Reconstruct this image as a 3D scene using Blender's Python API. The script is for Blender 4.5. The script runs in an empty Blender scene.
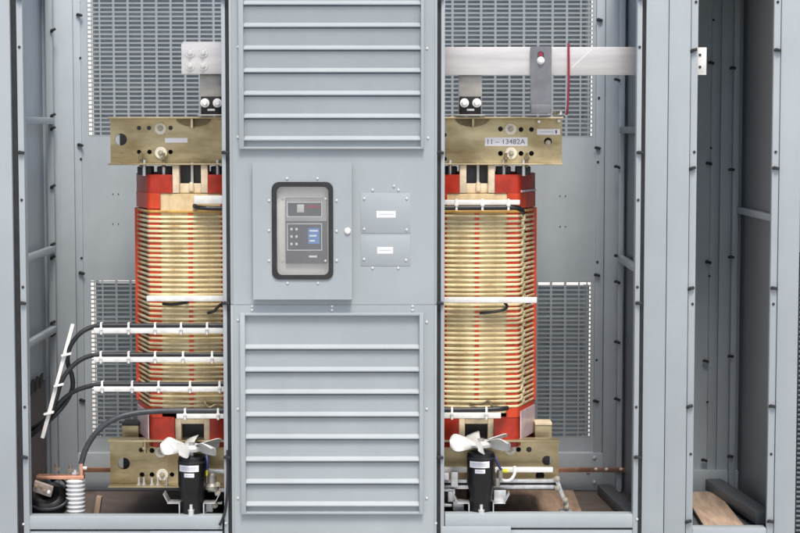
import bpy, bmesh, math, random
from mathutils import Vector, Matrix
random.seed(7)
R = math.radians
scene = bpy.context.scene
COL = scene.collection

# ------------------------------------------------------------------ camera geometry
CAM = (0.0, -10.0, 2.45)
TH = R(4.235)
FPX = 1850.0
CT_, ST_ = math.cos(TH), math.sin(TH)

def P(x, y, Y):
    """photo pixel (800x533) -> world point on the vertical plane at depth Y"""
    u = (x-400)/FPX; v = (266.5-y)/FPX
    dy = CT_ + v*ST_; dz = -ST_ + v*CT_
    t = (Y-CAM[1])/dy
    return Vector((u*t, Y, CAM[2]+dz*t))
def PX(x, Y, y=266): return P(x, y, Y).x
def PZ(y, Y): return P(400, y, Y).z

# ------------------------------------------------------------------ materials
def new_mat(name):
    m = bpy.data.materials.new(name); m.use_nodes = True
    nt = m.node_tree; b = nt.nodes['Principled BSDF']
    return m, nt, b
def mat(name, rgb, rough=.5, metal=0., var=.08, scale=6., bump=0., bscale=120., rvar=.1, tint=None, stretch=(1,1,1), objrand=0., spec=.5, coat=0., wave=0., stain=None):
    m, nt, b = new_mat(name)
    N = nt.nodes; L = nt.links
    tc = N.new('ShaderNodeTexCoord'); mp = N.new('ShaderNodeMapping')
    mp.inputs['Scale'].default_value = stretch
    L.new(tc.outputs['Object'], mp.inputs['Vector'])
    n1 = N.new('ShaderNodeTexNoise'); n1.inputs['Scale'].default_value = scale
    n1.inputs['Detail'].default_value = 6; n1.inputs['Roughness'].default_value = .6
    L.new(mp.outputs[0], n1.inputs['Vector'])
    ramp = N.new('ShaderNodeValToRGB')
    t = tint or rgb
    lo = [max(0, c*(1-var*2.2)) for c in t]; hi = [min(1, c*(1+var*1.6)) for c in rgb]
    ramp.color_ramp.elements[0].position = .28; ramp.color_ramp.elements[1].position = .72
    ramp.color_ramp.elements[0].color = (*lo, 1); ramp.color_ramp.elements[1].color = (*hi, 1)
    L.new(n1.outputs['Fac'], ramp.inputs[0])
    out = ramp.outputs[0]
    if objrand:
        oi = N.new('ShaderNodeObjectInfo'); mr = N.new('ShaderNodeMapRange')
        mr.inputs['To Min'].default_value = 1-objrand; mr.inputs['To Max'].default_value = 1+objrand*.6
        L.new(oi.outputs['Random'], mr.inputs['Value'])
        vm = N.new('ShaderNodeVectorMath'); vm.operation = 'SCALE'
        L.new(out, vm.inputs[0]); L.new(mr.outputs[0], vm.inputs['Scale']); out = vm.outputs[0]
    L.new(out, b.inputs['Base Color'])
    mr = N.new('ShaderNodeMapRange'); mr.inputs['To Min'].default_value = max(.03, rough-rvar); mr.inputs['To Max'].default_value = min(1, rough+rvar)
    L.new(n1.outputs['Fac'], mr.inputs['Value']); L.new(mr.outputs[0], b.inputs['Roughness'])
    b.inputs['Metallic'].default_value = metal
    b.inputs['Specular IOR Level'].default_value = spec
    b.inputs['Coat Weight'].default_value = coat
    if wave:
        mp3 = N.new('ShaderNodeMapping'); mp3.inputs['Scale'].default_value = (9,9,.8); L.new(tc.outputs['Object'], mp3.inputs['Vector'])
        n3 = N.new('ShaderNodeTexNoise'); n3.inputs['Scale'].default_value = 1.6; n3.inputs['Detail'].default_value = 8; n3.inputs['Roughness'].default_value = .7
        L.new(mp3.outputs[0], n3.inputs['Vector'])
        r3 = N.new('ShaderNodeMapRange'); r3.inputs['From Min'].default_value = .42; r3.inputs['From Max'].default_value = .75; r3.inputs['To Min'].default_value = 1.0; r3.inputs['To Max'].default_value = 1-wave
        L.new(n3.outputs['Fac'], r3.inputs['Value'])
        v3 = N.new('ShaderNodeVectorMath'); v3.operation = 'SCALE'; L.new(out, v3.inputs[0]); L.new(r3.outputs[0], v3.inputs['Scale']); L.new(v3.outputs[0], b.inputs['Base Color'])
    if stain:
        n4 = N.new('ShaderNodeTexNoise'); n4.inputs['Scale'].default_value = stain[1]; n4.inputs['Detail'].default_value = 5; L.new(tc.outputs['Object'], n4.inputs['Vector'])
        if objrand:
            n4.noise_dimensions = '4D'; ml = N.new('ShaderNodeMath'); ml.operation = 'MULTIPLY'; ml.inputs[1].default_value = 40; L.new(oi.outputs['Random'], ml.inputs[0]); L.new(ml.outputs[0], n4.inputs['W'])
        r4 = N.new('ShaderNodeMapRange'); r4.inputs['From Min'].default_value = .54; r4.inputs['From Max'].default_value = .72; r4.inputs['To Max'].default_value = stain[2]; L.new(n4.outputs['Fac'], r4.inputs['Value'])
        m4 = N.new('ShaderNodeMix'); m4.data_type = 'RGBA'; L.new(r4.outputs[0], m4.inputs[0]); L.new(out, m4.inputs[6]); m4.inputs[7].default_value = (*stain[0],1); L.new(m4.outputs[2], b.inputs['Base Color'])
    if bump:
        n2 = N.new('ShaderNodeTexNoise'); n2.inputs['Scale'].default_value = bscale; n2.inputs['Detail'].default_value = 3
        L.new(mp.outputs[0], n2.inputs['Vector'])
        bp = N.new('ShaderNodeBump'); bp.inputs['Strength'].default_value = bump; bp.inputs['Distance'].default_value = .002
        L.new(n2.outputs['Fac'], bp.inputs['Height']); L.new(bp.outputs[0], b.inputs['Normal'])
    return m
GREY = (.360, .400, .418)
M = dict(
 paint = mat('grey_paint', GREY, .40, 0, .045, 1.3, .10, 260, .09, wave=.035),
 paint_lit = mat('grey_paint_lit_inside', (.430,.485,.520), .43, 0, .055, 1.6, .10, 220, .10, wave=.05),  # same cabinet grey, lightened in colour to make up for dim interior light
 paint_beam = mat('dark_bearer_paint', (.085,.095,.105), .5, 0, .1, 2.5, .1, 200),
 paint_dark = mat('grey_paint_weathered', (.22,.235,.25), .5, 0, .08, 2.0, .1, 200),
 boardwood = mat('old_plywood', (.34,.235,.165), .7, 0, .16, 4, .3, 60, .1, tint=(.27,.18,.125), stretch=(5,.8,1)),
 pale = mat('added_wall_white', (.80,.78,.74), .9, 0, .05, 1.5, .3, 40),
 terminal = mat('terminal_casting', (.34,.29,.25), .5, .2, .2, 12),
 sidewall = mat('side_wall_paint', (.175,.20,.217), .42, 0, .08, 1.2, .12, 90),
 rubber = mat('black_rubber', (.022,.023,.025), .6, 0, .2, 20),
 cable = mat('cable_jacket', (.018,.02,.024), .42, 0, .25, 12, .15, 90),
 cableg = mat('grey_cable_jacket', (.045,.052,.06), .45, 0, .2, 12, .15, 90),
 black = mat('black_gloss', (.004,.004,.005), .35, 0, .3, 10, .1, 150),
 gold = mat('gold_zinc_plate', (.53,.45,.28), .32, .72, .22, 4.5, .25, 35, .16, tint=(.43,.335,.16), stretch=(.5,1,1.6), stain=((.25,.17,.07),5,.6)),
 golddk = mat('dark_zinc_plate', (.25,.205,.12), .5, .4, .2, 8, .15, 60),
 red = mat('red_enamel', (.61,.060,.015), .34, 0, .14, 9, .35, 40, .12, stain=((.30,.03,.01),12,.6)),
 red_shaded = mat('red_enamel_shaded', (.42,.030,.011), .34, 0, .16, 9, .35, 40, .12, stain=((.20,.02,.01),12,.6)),  # the same red with collar shade put into its colour
 cream = mat('cream_glass_tape', (.74,.60,.36), .42, 0, .10, 14, .5, 60, .12, tint=(.70,.52,.27), stretch=(1,1,.4), stain=((.55,.34,.12),8,.6)),
 disc = mat('varnished_conductor', (.88,.77,.50), .24, 0, .13, 9, .4, 80, .1, tint=(.74,.56,.27), stretch=(.8,.8,2.5), objrand=.12, stain=((.42,.24,.07),7,.75)),
 tan = mat('varnished_tape', (.74,.61,.37), .35, 0, .10, 14, .5, 60, .12, tint=(.66,.49,.24), stretch=(1,1,.4), stain=((.38,.22,.07),6,.7)),
 varnish = mat('amber_varnish', (.60,.36,.09), .3, 0, .2, 9, .3, 60),
 creamp = mat('cream_pressboard', (.72,.60,.42), .6, 0, .12, 14, .3, 60),
 gap_shade = mat('gap_shade_dark', (.030,.018,.012), .7, 0, .2, 8),
 steel = mat('core_steel', (.05,.05,.055), .5, .3, .2, 8),
 white = mat('white_fibreglass', (.76,.76,.73), .45, 0, .07, 12, .3, 60, stain=((.50,.47,.40),9,.4)),
 nylon = mat('white_nylon', (.78,.78,.76), .35, 0, .05, 12),
 washer = mat('cream_washer', (.82,.77,.64), .45, 0, .06, 20),
 nutzinc = mat('yellow_zinc_bolt', (.46,.43,.34), .4, .5, .15, 30),
 blade = mat('white_plastic_blade', (.58,.59,.57), .4, 0, .06, 10),
 alu = mat('aluminium_bar', (.66,.64,.63), .42, .35, .10, 5, .25, 60, .12, stretch=(.25,1,3)),
 alug = mat('tarnished_bar', (.42,.40,.36), .45, .6, .14, 9, .2, 60),
 greybar = mat('grey_strap', (.20,.205,.225), .5, .25, .12, 9, .2, 60),
 galv = mat('galvanised_steel', (.66,.67,.68), .36, .7, .14, 16, .2, 70),
 copper = mat('copper', (.80,.42,.28), .36, .85, .16, 9, .2, 60),
 copperdk = mat('dull_copper', (.28,.13,.09), .5, .5, .2, 9),
 zinc = mat('bright_bolt', (.78,.78,.76), .28, .6, .08, 30),
 label = mat('label_paper', (.82,.82,.85), .5, 0, .02, 8),
 ink = mat('label_ink', (.10,.10,.13), .6, 0, .05, 8),
 inkpale = mat('pale_ink', (.50,.50,.60), .6, 0, .05, 8),
 wood = mat('plywood', (.47,.35,.26), .7, 0, .14, 4, .3, 60, .1, tint=(.38,.26,.18), stretch=(5,.8,1)),
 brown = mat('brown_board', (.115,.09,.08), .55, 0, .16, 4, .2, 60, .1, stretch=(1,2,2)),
 porcelain = mat('white_porcelain', (.62,.63,.63), .3, 0, .05, 6),
 redwire = mat('red_wire', (.30,.025,.05), .4, 0, .1, 10),
 yellow = mat('yellow_sleeve', (.75,.72,.05), .4, 0, .05, 10),
 blue = mat('blue_wire', (.06,.07,.25), .4, 0, .05, 10),
 paper = mat('frosted_sheet', (.66,.52,.54), .3, 0, .1, 10),
 relay = mat('relay_face', (.11,.115,.12), .35, 0, .06, 10),
 reflection_grey = mat('pale_reflection', (.40,.395,.38), .35, .2, .08, 10),
 relaykey = mat('relay_keypad', (.07,.078,.09), .4, 0, .06, 10),
 relayline = mat('relay_print', (.75,.76,.77), .5, 0, .03, 10),
 backplate = mat('relay_backplate', (.85,.81,.75), .4, 0, .05, 6),
 ground = mat('concrete_ground', (.42,.415,.40), .85, 0, .14, .9, .4, 30, .08),
)
def blue_reflection_mat():
    m, nt, b = new_mat('window_reflection')  # window reflection put into colour and a faint glow
    b.inputs['Base Color'].default_value = (.07,.18,.42,1); b.inputs['Roughness'].default_value = .2
    b.inputs['Emission Color'].default_value = (.25,.55,1,1); b.inputs['Emission Strength'].default_value = .10
    return m
M['blue_reflection'] = blue_reflection_mat()
def pane_mat():
    m, nt, b = new_mat('window_pane')
    N = nt.nodes; L = nt.links
    tr = N.new('ShaderNodeBsdfTransparent'); tr.inputs[0].default_value = (.93,.94,.94,1)
    gl = N.new('ShaderNodeBsdfGlossy'); gl.inputs['Roughness'].default_value = .06; gl.inputs['Color'].default_value = (.9,.9,.9,1)
    mx = N.new('ShaderNodeMixShader'); mx.inputs[0].default_value = .13; L.new(tr.outputs[0], mx.inputs[1]); L.new(gl.outputs[0], mx.inputs[2])
    L.new(mx.outputs[0], N['Material Output'].inputs['Surface'])
    return m
M['pane'] = pane_mat()

# ------------------------------------------------------------------ object helpers
ORIG = {}
def thing(name, label, cat, loc, group=None):
    o = bpy.data.objects.new(name, None); COL.objects.link(o); o.location = loc
    o.empty_display_size = .05
    o['label'] = label; o['category'] = cat
    if group: o['group'] = group
    ORIG[o.name] = Vector(loc)
    return o
def origin(o):
    v = Vector((0,0,0))
    while o is not None:
        v = v + Vector(o.location); o = o.parent
    return v
def tag(o, label, cat, group=None):
    o['label'] = label; o['category'] = cat
    if group: o['group'] = group
    return o

class MB:
    def __init__(s): s.bm = bmesh.new()
    def box(s, x0, x1, y0, y1, z0, z1):
        vs = [s.bm.verts.new((x,y,z)) for x in (x0,x1) for y in (y0,y1) for z in (z0,z1)]
        for f in ((0,1,3,2),(4,6,7,5),(0,4,5,1),(2,3,7,6),(0,2,6,4),(1,5,7,3)):
            s.bm.faces.new([vs[i] for i in f])
        return s
    def pbox(s, x0, x1, y0, y1, Yf, Yb, yr=None):
        """box whose front face (depth Yf) spans photo pixels x0..x1, y0..y1"""
        yr = (y0+y1)/2 if yr is None else yr
        return s.box(P(x0,yr,Yf).x, P(x1,yr,Yf).x, Yf, Yb, PZ(y1,Yf), PZ(y0,Yf))
    def obox(s, c, dx, dy, dz, hx, hy, hz):
        c = Vector(c); dx, dy, dz = Vector(dx).normalized(), Vector(dy).normalized(), Vector(dz).normalized()
        vs = [s.bm.verts.new(c+dx*a*hx+dy*b*hy+dz*d*hz) for a in (-1,1) for b in (-1,1) for d in (-1,1)]
        for f in ((0,1,3,2),(4,6,7,5),(0,4,5,1),(2,3,7,6),(0,2,6,4),(1,5,7,3)):
            s.bm.faces.new([vs[i] for i in f])
        return s
    def bar(s, a, b, w, t, up=(0,-1,0)):
        """rectangular bar from a to b, thickness t along up, width w across"""
        a, b = Vector(a), Vector(b); d = (b-a); l = d.length; d.normalize()
        u = Vector(up); u = (u - d*u.dot(d)).normalized(); c = d.cross(u)
        return s.obox((a+b)/2, d, u, c, l/2, t/2, w/2)
    def prism(s, poly, x0, x1):
        """poly of (y,z), extruded along x"""
        A = [s.bm.verts.new((x0,y,z)) for y,z in poly]; B = [s.bm.verts.new((x1,y,z)) for y,z in poly]
        n = len(poly)
        s.bm.faces.new(A); s.bm.faces.new(B[::-1])
        for i in range(n): s.bm.faces.new((A[i],B[i],B[(i+1)%n],A[(i+1)%n]))
        return s
    def zprism(s, poly, z0, z1):
        A = [s.bm.verts.new((x,y,z0)) for x,y in poly]; B = [s.bm.verts.new((x,y,z1)) for x,y in poly]
        n = len(poly)
        s.bm.faces.new(A); s.bm.faces.new(B[::-1])
        for i in range(n): s.bm.faces.new((A[i],B[i],B[(i+1)%n],A[(i+1)%n]))
        return s
    def lathe(s, prof, c, axis=(0,0,1), seg=24, cap=True):
        c = Vector(c); az = Vector(axis).normalized()
        ax = az.orthogonal().normalized(); ay = az.cross(ax)
        rings = []
        for r, h in prof:
            rings.append([s.bm.verts.new(c+az*h+ax*(r*math.cos(2*math.pi*k/seg))+ay*(r*math.sin(2*math.pi*k/seg))) for k in range(seg)])
        for A, B in zip(rings, rings[1:]):
            for k in range(seg): s.bm.faces.new((A[k],A[(k+1)%seg],B[(k+1)%seg],B[k]))
        if cap:
            s.bm.faces.new(rings[0][::-1]); s.bm.faces.new(rings[-1])
        return s
    def cyl(s, a, b, r, seg=20, bev=0):
        a, b = Vector(a), Vector(b); l = (b-a).length
        prof = [(r,0),(r,l)] if not bev else [(r-bev,0),(r,bev),(r,l-bev),(r-bev,l)]
        return s.lathe(prof, a, b-a, seg)
    def sweep(s, pts, prof, closed_path=False, upv=(0,0,1)):
        """prof: closed list of (n, u) offsets; n along side vector, u along up"""
        pts = [Vector(p) for p in pts]; n = len(pts); rings = []
        pu = None
        for i in range(n):
            if closed_path: d = pts[(i+1)%n]-pts[i-1]
            else: d = pts[min(i+1,n-1)]-pts[max(i-1,0)]
            d.normalize()
            if pu is None:
                u = Vector(upv)
            else: u = pu
            u = u - d*u.dot(d)
            if u.length < 1e-4: u = d.orthogonal()
            u.normalize(); pu = u
            nv = d.cross(u)
            rings.append([s.bm.verts.new(pts[i]+nv*a+u*b) for a, b in prof])
        m = len(prof)
        rng = range(n) if closed_path else range(n-1)
        for i in rng:
            A, B = rings[i], rings[(i+1)%n]
            for k in range(m): s.bm.faces.new((A[k],B[k],B[(k+1)%m],A[(k+1)%m]))
        if not closed_path:
            s.bm.faces.new(rings[0]); s.bm.faces.new(rings[-1][::-1])
        return s
    def tube(s, pts, r, seg=12):
        return s.sweep(pts, [(r*math.cos(2*math.pi*k/seg), r*math.sin(2*math.pi*k/seg)) for k in range(seg)])
    def mesh(s, name, off=(0,0,0), bev=0, bseg=2, smooth=32):
        bm = s.bm
        bmesh.ops.recalc_face_normals(bm, faces=bm.faces)
        if bev:
            ed = [e for e in bm.edges if len(e.link_faces) == 2 and e.calc_face_angle(0) > R(38)]
            bmesh.ops.bevel(bm, geom=ed, offset=bev, segments=bseg, profile=.5, affect='EDGES', clamp_overlap=True)
        bmesh.ops.translate(bm, verts=bm.verts, vec=-Vector(off))
        me = bpy.data.meshes.new(name); bm.to_mesh(me); bm.free()
        for p in me.polygons: p.use_smooth = True
        me.set_sharp_from_angle(angle=R(smooth))
        return me
    def build(s, name, m, parent=None, bev=0, bseg=2, at=None, label=None, smooth=32):
        """link as ONE mesh object; vertices were given in world coordinates"""
        if parent is not None: off = origin(parent); loc = (0,0,0)
        else: off = Vector(at) if at else Vector((0,0,0)); loc = off
        me = s.mesh(name, off, bev, bseg, smooth)
        me.materials.append(M[m])
        o = bpy.data.objects.new(name, me); COL.objects.link(o); o.location = loc
        if parent is not None: o.parent = parent
        if label: o['label'] = label
        return o

def inst(me, name, parent, pos, rot=None):
    """an object of its own sharing mesh data, at world position pos"""
    o = bpy.data.objects.new(name, me); COL.objects.link(o)
    o.parent = parent; o.location = Vector(pos)-origin(parent)
    if rot: o.rotation_euler = rot
    return o

def shared(mb, name, m, bev=0, **k):
    me = mb.mesh(name, (0,0,0), bev, **k); me.materials.append(M[m]); return me

def circle(cx, cz, r, n=24): return [(cx+r*math.cos(2*math.pi*i/n), cz+r*math.sin(2*math.pi*i/n)) for i in range(n)]
def rrect(x0, x1, z0, z1, r, n=6):
    pts = []
    for cx, cz, a0 in ((x1-r,z1-r,0),(x0+r,z1-r,90),(x0+r,z0+r,180),(x1-r,z0+r,270)):
        for i in range(n+1):
            a = R(a0+90*i/n); pts.append((cx+r*math.cos(a), cz+r*math.sin(a)))
    return pts
def rect(x0, x1, z0, z1): return [(x0,z0),(x1,z0),(x1,z1),(x0,z1)]

def plate(name, m, parent, outline, holes, Yf, Yb, label=None, at=None):
    """sheet in the XZ plane with real through-holes"""
    cu = bpy.data.curves.new('plate_outline', 'CURVE'); cu.dimensions = '2D'; cu.fill_mode = 'BOTH'; cu.extrude = abs(Yb-Yf)/2
    for loop in [outline]+holes:
        sp = cu.splines.new('POLY'); sp.points.add(len(loop)-1)
        for p, (x, z) in zip(sp.points, loop): p.co = (x, z, 0, 1)
        sp.use_cyclic_u = True
    ob = bpy.data.objects.new('plate_outline', cu); COL.objects.link(ob)
    dg = bpy.context.evaluated_depsgraph_get()
    me = bpy.data.meshes.new_from_object(ob.evaluated_get(dg)); me.name = name
    bpy.data.objects.remove(ob); bpy.data.curves.remove(cu)
    bm = bmesh.new(); bm.from_mesh(me)
    off = origin(parent) if parent is not None else Vector(at or (0,0,0))
    for v in bm.verts:
        x, z, h = v.co; v.co = Vector((x, (Yf+Yb)/2+h, z))-off
    bmesh.ops.remove_doubles(bm, verts=bm.verts, dist=1e-5)
    bmesh.ops.recalc_face_normals(bm, faces=bm.faces)
    bm.to_mesh(me); bm.free()
    me.materials.clear(); me.materials.append(M[m])
    for p in me.polygons: p.use_smooth = False
    o = bpy.data.objects.new(name, me); COL.objects.link(o)
    if parent is not None: o.parent = parent
    else: o.location = off
    if label: o['label'] = label
    return o

def text(name, body, m, parent, x0, x1, y0, y1, Yf, depth=.0006):
    """lettering fitted into the photo box x0..x1, y0..y1 at depth Yf"""
    cu = bpy.data.curves.new('lettering', 'FONT'); cu.body = body; cu.extrude = .01
    ob = bpy.data.objects.new('lettering', cu); COL.objects.link(ob)
    dg = bpy.context.evaluated_depsgraph_get()
    me = bpy.data.meshes.new_from_object(ob.evaluated_get(dg)); me.name = name
    bpy.data.objects.remove(ob); bpy.data.curves.remove(cu)
    xs = [v.co.x for v in me.vertices]; ys = [v.co.y for v in me.vertices]
    a, b, c, d = min(xs), max(xs), min(ys), max(ys)
    ym = (y0+y1)/2
    X0, X1, Z0, Z1 = P(x0,ym,Yf).x, P(x1,ym,Yf).x, PZ(y1,Yf), PZ(y0,Yf)
    off = origin(parent)
    for v in me.vertices:
        v.co = Vector((X0+(v.co.x-a)/(b-a)*(X1-X0), Yf-depth if v.co.z > 0 else Yf, Z0+(v.co.y-c)/(d-c)*(Z1-Z0)))-off
    me.materials.clear(); me.materials.append(M[m])
    o = bpy.data.objects.new(name, me); COL.objects.link(o); o.parent = parent
    return o

def smooth_path(pts, sub=8):
    """Catmull-Rom through points"""
    pts = [Vector(p) for p in pts]; q = [pts[0]*2-pts[1]]+pts+[pts[-1]*2-pts[-2]]
    out = []
    for i in range(1, len(q)-2):
        p0, p1, p2, p3 = q[i-1:i+3]
        for k in range(sub):
            t = k/sub
            out.append(.5*((2*p1)+(p2-p0)*t+(2*p0-5*p1+4*p2-p3)*t*t+(3*p1-p0-3*p2+p3)*t**3))
    out.append(q[-2]); return out

# ------------------------------------------------------------------ shared small meshes
ax = (0,-1,0)
m_screw = shared(MB().lathe([(.0075,0),(.0075,.002),(.006,.0045),(.003,.0055)], (0,0,0), ax, 14), 'screw', 'zinc')
m_bolt = shared(MB().lathe([(.026,0),(.026,.004)], (0,0,0), ax, 24).lathe([(.016,.004),(.016,.013),(.014,.015)], (0,0,0), ax, 6).lathe([(.008,.015),(.008,.024)], (0,0,0), ax, 12), 'bolt', 'zinc', smooth=25)
def add_clip():
    mb = MB(); mb.box(-.016,.016,-.016,0,-.008,.008); mb.cyl((.0,-.016,0),(.0,-.024,0),.006,10); mb.box(-.022,-.006,-.010,-.001,-.012,.004)
    return mb
m_clip = shared(add_clip(), 'clip', 'rubber', .003)
m_dot = shared(MB().lathe([(.0075,0),(.0075,.002),(.004,.003)], (0,0,0), ax, 12), 'rivet', 'rubber')
m_washer = shared(MB().lathe([(.013,0),(.034,0),(.034,.008),(.031,.011),(.015,.011),(.013,.009)], (0,0,0), ax, 28, cap=False), 'washer', 'washer')
m_nut = shared(MB().lathe([(.018,0),(.018,.012),(.016,.014)], (0,0,0), ax, 6).lathe([(.0085,.014),(.0085,.026),(.007,.028)], (0,0,0), ax, 14), 'bolt', 'nutzinc', smooth=25)

# ------------------------------------------------------------------ ground
g = MB(); g.box(-300, 300, -300, 300, -.2, 0)
o = g.build('ground', 'ground'); o['kind'] = 'structure'

bw = MB(); bw.box(-14, 14, 9, 9.3, 0, 7)  # added bright backdrop so the vent slots look white
tag(bw.build('added_wall', 'pale', at=(0,9.15,0)), 'pale wall added behind the cabinet to whiten its vent slots', 'wall')

# ------------------------------------------------------------------ heights
ZTOP = 3.42
YB = 1.40                                   # back wall
ZFLOOR = PZ(489, YB)                        # inside floor level
ZBASE = .12
# ================================================================== TRANSFORMER CABINET
XL0 = -2.36; XL = -2.19                     # outer and inner left side
XR = 1.385; XSEAM = PX(666.4, 0)
cab = thing('transformer_cabinet', 'large grey steel cabinet with a louvred centre panel between two open transformer bays', 'cabinet', ((XL0+XSEAM)/2, .72, 0))

def vflange(parent, x0, x1, Yf=0., Yb=.035, ytop=None, zb=ZBASE, m='paint', name='post_flange'):
    return MB().box(PX(x0,Yf), PX(x1,Yf), Yf, Yb, zb, ZTOP).build(name, m, parent, .003)

# front posts
MB().box(XL0, PX(13.5,0), -.004, .12, ZBASE, ZTOP).build('post', 'paint', cab, .004)
vflange(cab, 19.8, 25.8)
MB().box(PX(13.5,.02)+.002, PX(19.8,.02)-.002, .022, .05, ZBASE, ZTOP).build('gasket', 'rubber', cab)
vflange(cab, 222.6, 226.6)
MB().box(PX(226.6,.01)+.001, PX(230.4,.01)+.01, .012, .05, ZBASE, ZTOP).build('gasket', 'rubber', cab)
vflange(cab, 440.8, 444.6)
MB().box(PX(437,.01)-.01, PX(440.8,.01)-.001, .012, .05, ZBASE, ZTOP).build('gasket', 'rubber', cab)
vflange(cab, 635.2, 640.2)
MB().box(PX(640.2,.01)+.001, PX(644.2,.01)+.01, .015, .05, ZBASE, ZTOP).build('gasket', 'rubber', cab)
MB().box(PX(644.0,0), XSEAM-.0015, -.004, .12, ZBASE, ZTOP).build('post', 'paint', cab, .004)
# returns of the opening flanges (depth)
for xe in (25.8, 444.6):
    X = PX(xe, 0); MB().box(X-.004, X-.001, .036, .075, ZBASE, ZTOP).build('flange_return', 'paint', cab)
for xe in (222.6, 635.2):
    X = PX(xe, 0); MB().box(X+.001, X+.004, .036, .075, ZBASE, ZTOP).build('flange_return', 'paint', cab)

# centre panel: upper sheet with louvre opening, lower removable sheet
XA, XB = PX(230.4,0), PX(437,0)
ZS = PZ(304.6,0)
up_open = rect(PX(246,0), PX(420,0), PZ(147,0), ZTOP-.08)
front_up = plate('front_panel', 'paint', cab, rect(XA, XB, ZS+.001, ZTOP), [up_open], -.006, -.002)
lo_open = rect(PX(246,0), PX(418.5,0), PZ(510,0), PZ(317,0))
front_lo = plate('front_panel', 'paint', cab, rect(XA, XB, ZBASE, ZS-.001), [lo_open], -.006, -.002)
# folded side hems of the centre panel, and a pressed rib down the right hand side
for a, b in ((230.6,233.0),(434.6,436.8)):
    MB().box(PX(a,0), PX(b,0), -.0105, -.0062, ZBASE, ZS-.002).build('panel_hem', 'paint', front_lo, .0015)
    MB().box(PX(a,0), PX(b,0), -.0105, -.0062, ZS+.002, ZTOP).build('panel_hem', 'paint', front_up, .0015)

def louvre(parent, x0, x1, xs0, xs1, ytop_px, ybot_px, lips_px, ztop=None, lean=0.):
    """frame + folded slats; every slat is a mesh of its own"""
    Yp = -.006
    zt = ztop if ztop else PZ(ytop_px, 0); zb = PZ(ybot_px, 0)
    fr = MB()
    fr.box(PX(x0,0), PX(xs0,0), -.034, Yp, zb, zt); fr.box(PX(xs1,0), PX(x1,0), -.034, Yp, zb, zt)
    fr.box(PX(xs0,0), PX(xs1,0), -.033, Yp, zb, zb+.012); fr.box(PX(xs0,0), PX(xs1,0), -.033, Yp, zt-.014, zt)
    lv = fr.build('louvre', 'paint', parent, .002)
    MB().box(PX(xs0,0)+.001, PX(xs1,0)-.001, -.004, -.001, zb+.0125, PZ(lips_px[-1],0)-.001).build('bottom_sheet', 'paint', lv)
    zs = [PZ(y,0) for y in lips_px]
    n = len(zs)
    for i, z in enumerate(zs):
        pitch = (zs[0]-zs[1])
        top = (zs[i-1]-.022 if i else min(z+pitch*1.35, zt-.024))
        if i == 0 and ztop: top = z+pitch-.022
        a = z+.013
        prof = [(-.0045+lean,a),(-.024,z-.005),(-.024,z-.011),(-.0225,z-.011),(-.0225,z-.0065),(-.003+lean,a-.003),(-.003-lean,top),(.026,top+.030),(.0245,top+.031),(-.0045-lean,top+.001)]
        MB().prism(prof, PX(xs0,0)+.0005, PX(xs1,0)-.0005).build('slat', 'paint', lv).rotation_euler = (0, random.uniform(-.0009,.0009), 0)
    return lv
lips_u = [3-22.6*k for k in (2,1)]+[3, 25.2, 47.8, 70.4, 93.2, 116, 138.4]
louvre(cab, 240.2, 423.8, 245.2, 420.6, 0, 149, lips_u, ztop=ZTOP-.06, lean=.007)
lips_l = [346.6, 369, 391.3, 413.8, 436.2, 458.5, 480.8, 503.4]
louvre(cab, 240, 423.4, 245, 419.4, 312.5, 513, lips_l)
for x, y in ((238,47),(238,137),(427,48.5),(428,138)): inst(m_screw, 'screw', front_up, P(x,y,-.0062))
for x, y in ((238,320),(238,409),(238,498),(426.6,322),(426.6,409),(426.6,498),(252,306.2),(332,306.2),(412.5,306.2),(252,310),(332,310),(412.5,310),(226,523),(436,523)):
    inst(m_screw, 'screw', front_lo, P(x,y,-.0062))

# relay door
DX0, DX1, DZ0, DZ1 = PX(253,-.05), PX(352,-.05), PZ(299.5,-.05), PZ(162.5,-.05)
win = rrect(PX(274.5,-.05), PX(331,-.05), PZ(277,-.05), PZ(184.5,-.05), .035)
door = plate('relay_door', 'paint', cab, rrect(DX0, DX1, DZ0, DZ1, .004, 3), [win], -.052, -.049)
rim = MB()
rim.box(DX0+.001, DX0+.004, -.0488, -.0075, DZ0+.001, DZ1-.001); rim.box(DX1-.004, DX1-.001, -.0488, -.0075, DZ0+.001, DZ1-.001)
rim.box(DX0+.004, DX1-.004, -.0488, -.0075, DZ0+.001, DZ0+.004); rim.box(DX0+.004, DX1-.004, -.0488, -.0075, DZ1-.004, DZ1-.001)
rim.build('door_rim', 'paint', door)
plate('window_gasket', 'rubber', door, rrect(PX(272,-.06), PX(333.3,-.06), PZ(279.5,-.06), PZ(182,-.06), .04), [rrect(PX(277,-.06), PX(328.6,-.06), PZ(275,-.06), PZ(186.8,-.06), .028)], -.060, -.0525)
MB().box(PX(274.8,-.05), PX(330.7,-.05), -.0515, -.0495, PZ(276.7,-.05), PZ(184.8,-.05)).build('window_pane', 'pane', door)
for x, y in ((287,178.5),(317.5,178.5),(287.5,283),(318,283),(269,200.5),(269,230.5),(269,260.5),(336.6,200.5),(336.6,231),(336.6,260.5)):
    inst(m_screw, 'screw', door, P(x,y,-.0522))
MB().lathe([(.018,0),(.018,.004),(.014,.010),(.006,.012)], P(347.6,231,-.0522), ax, 24).build('lock_knob', 'nylon', door)

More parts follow.
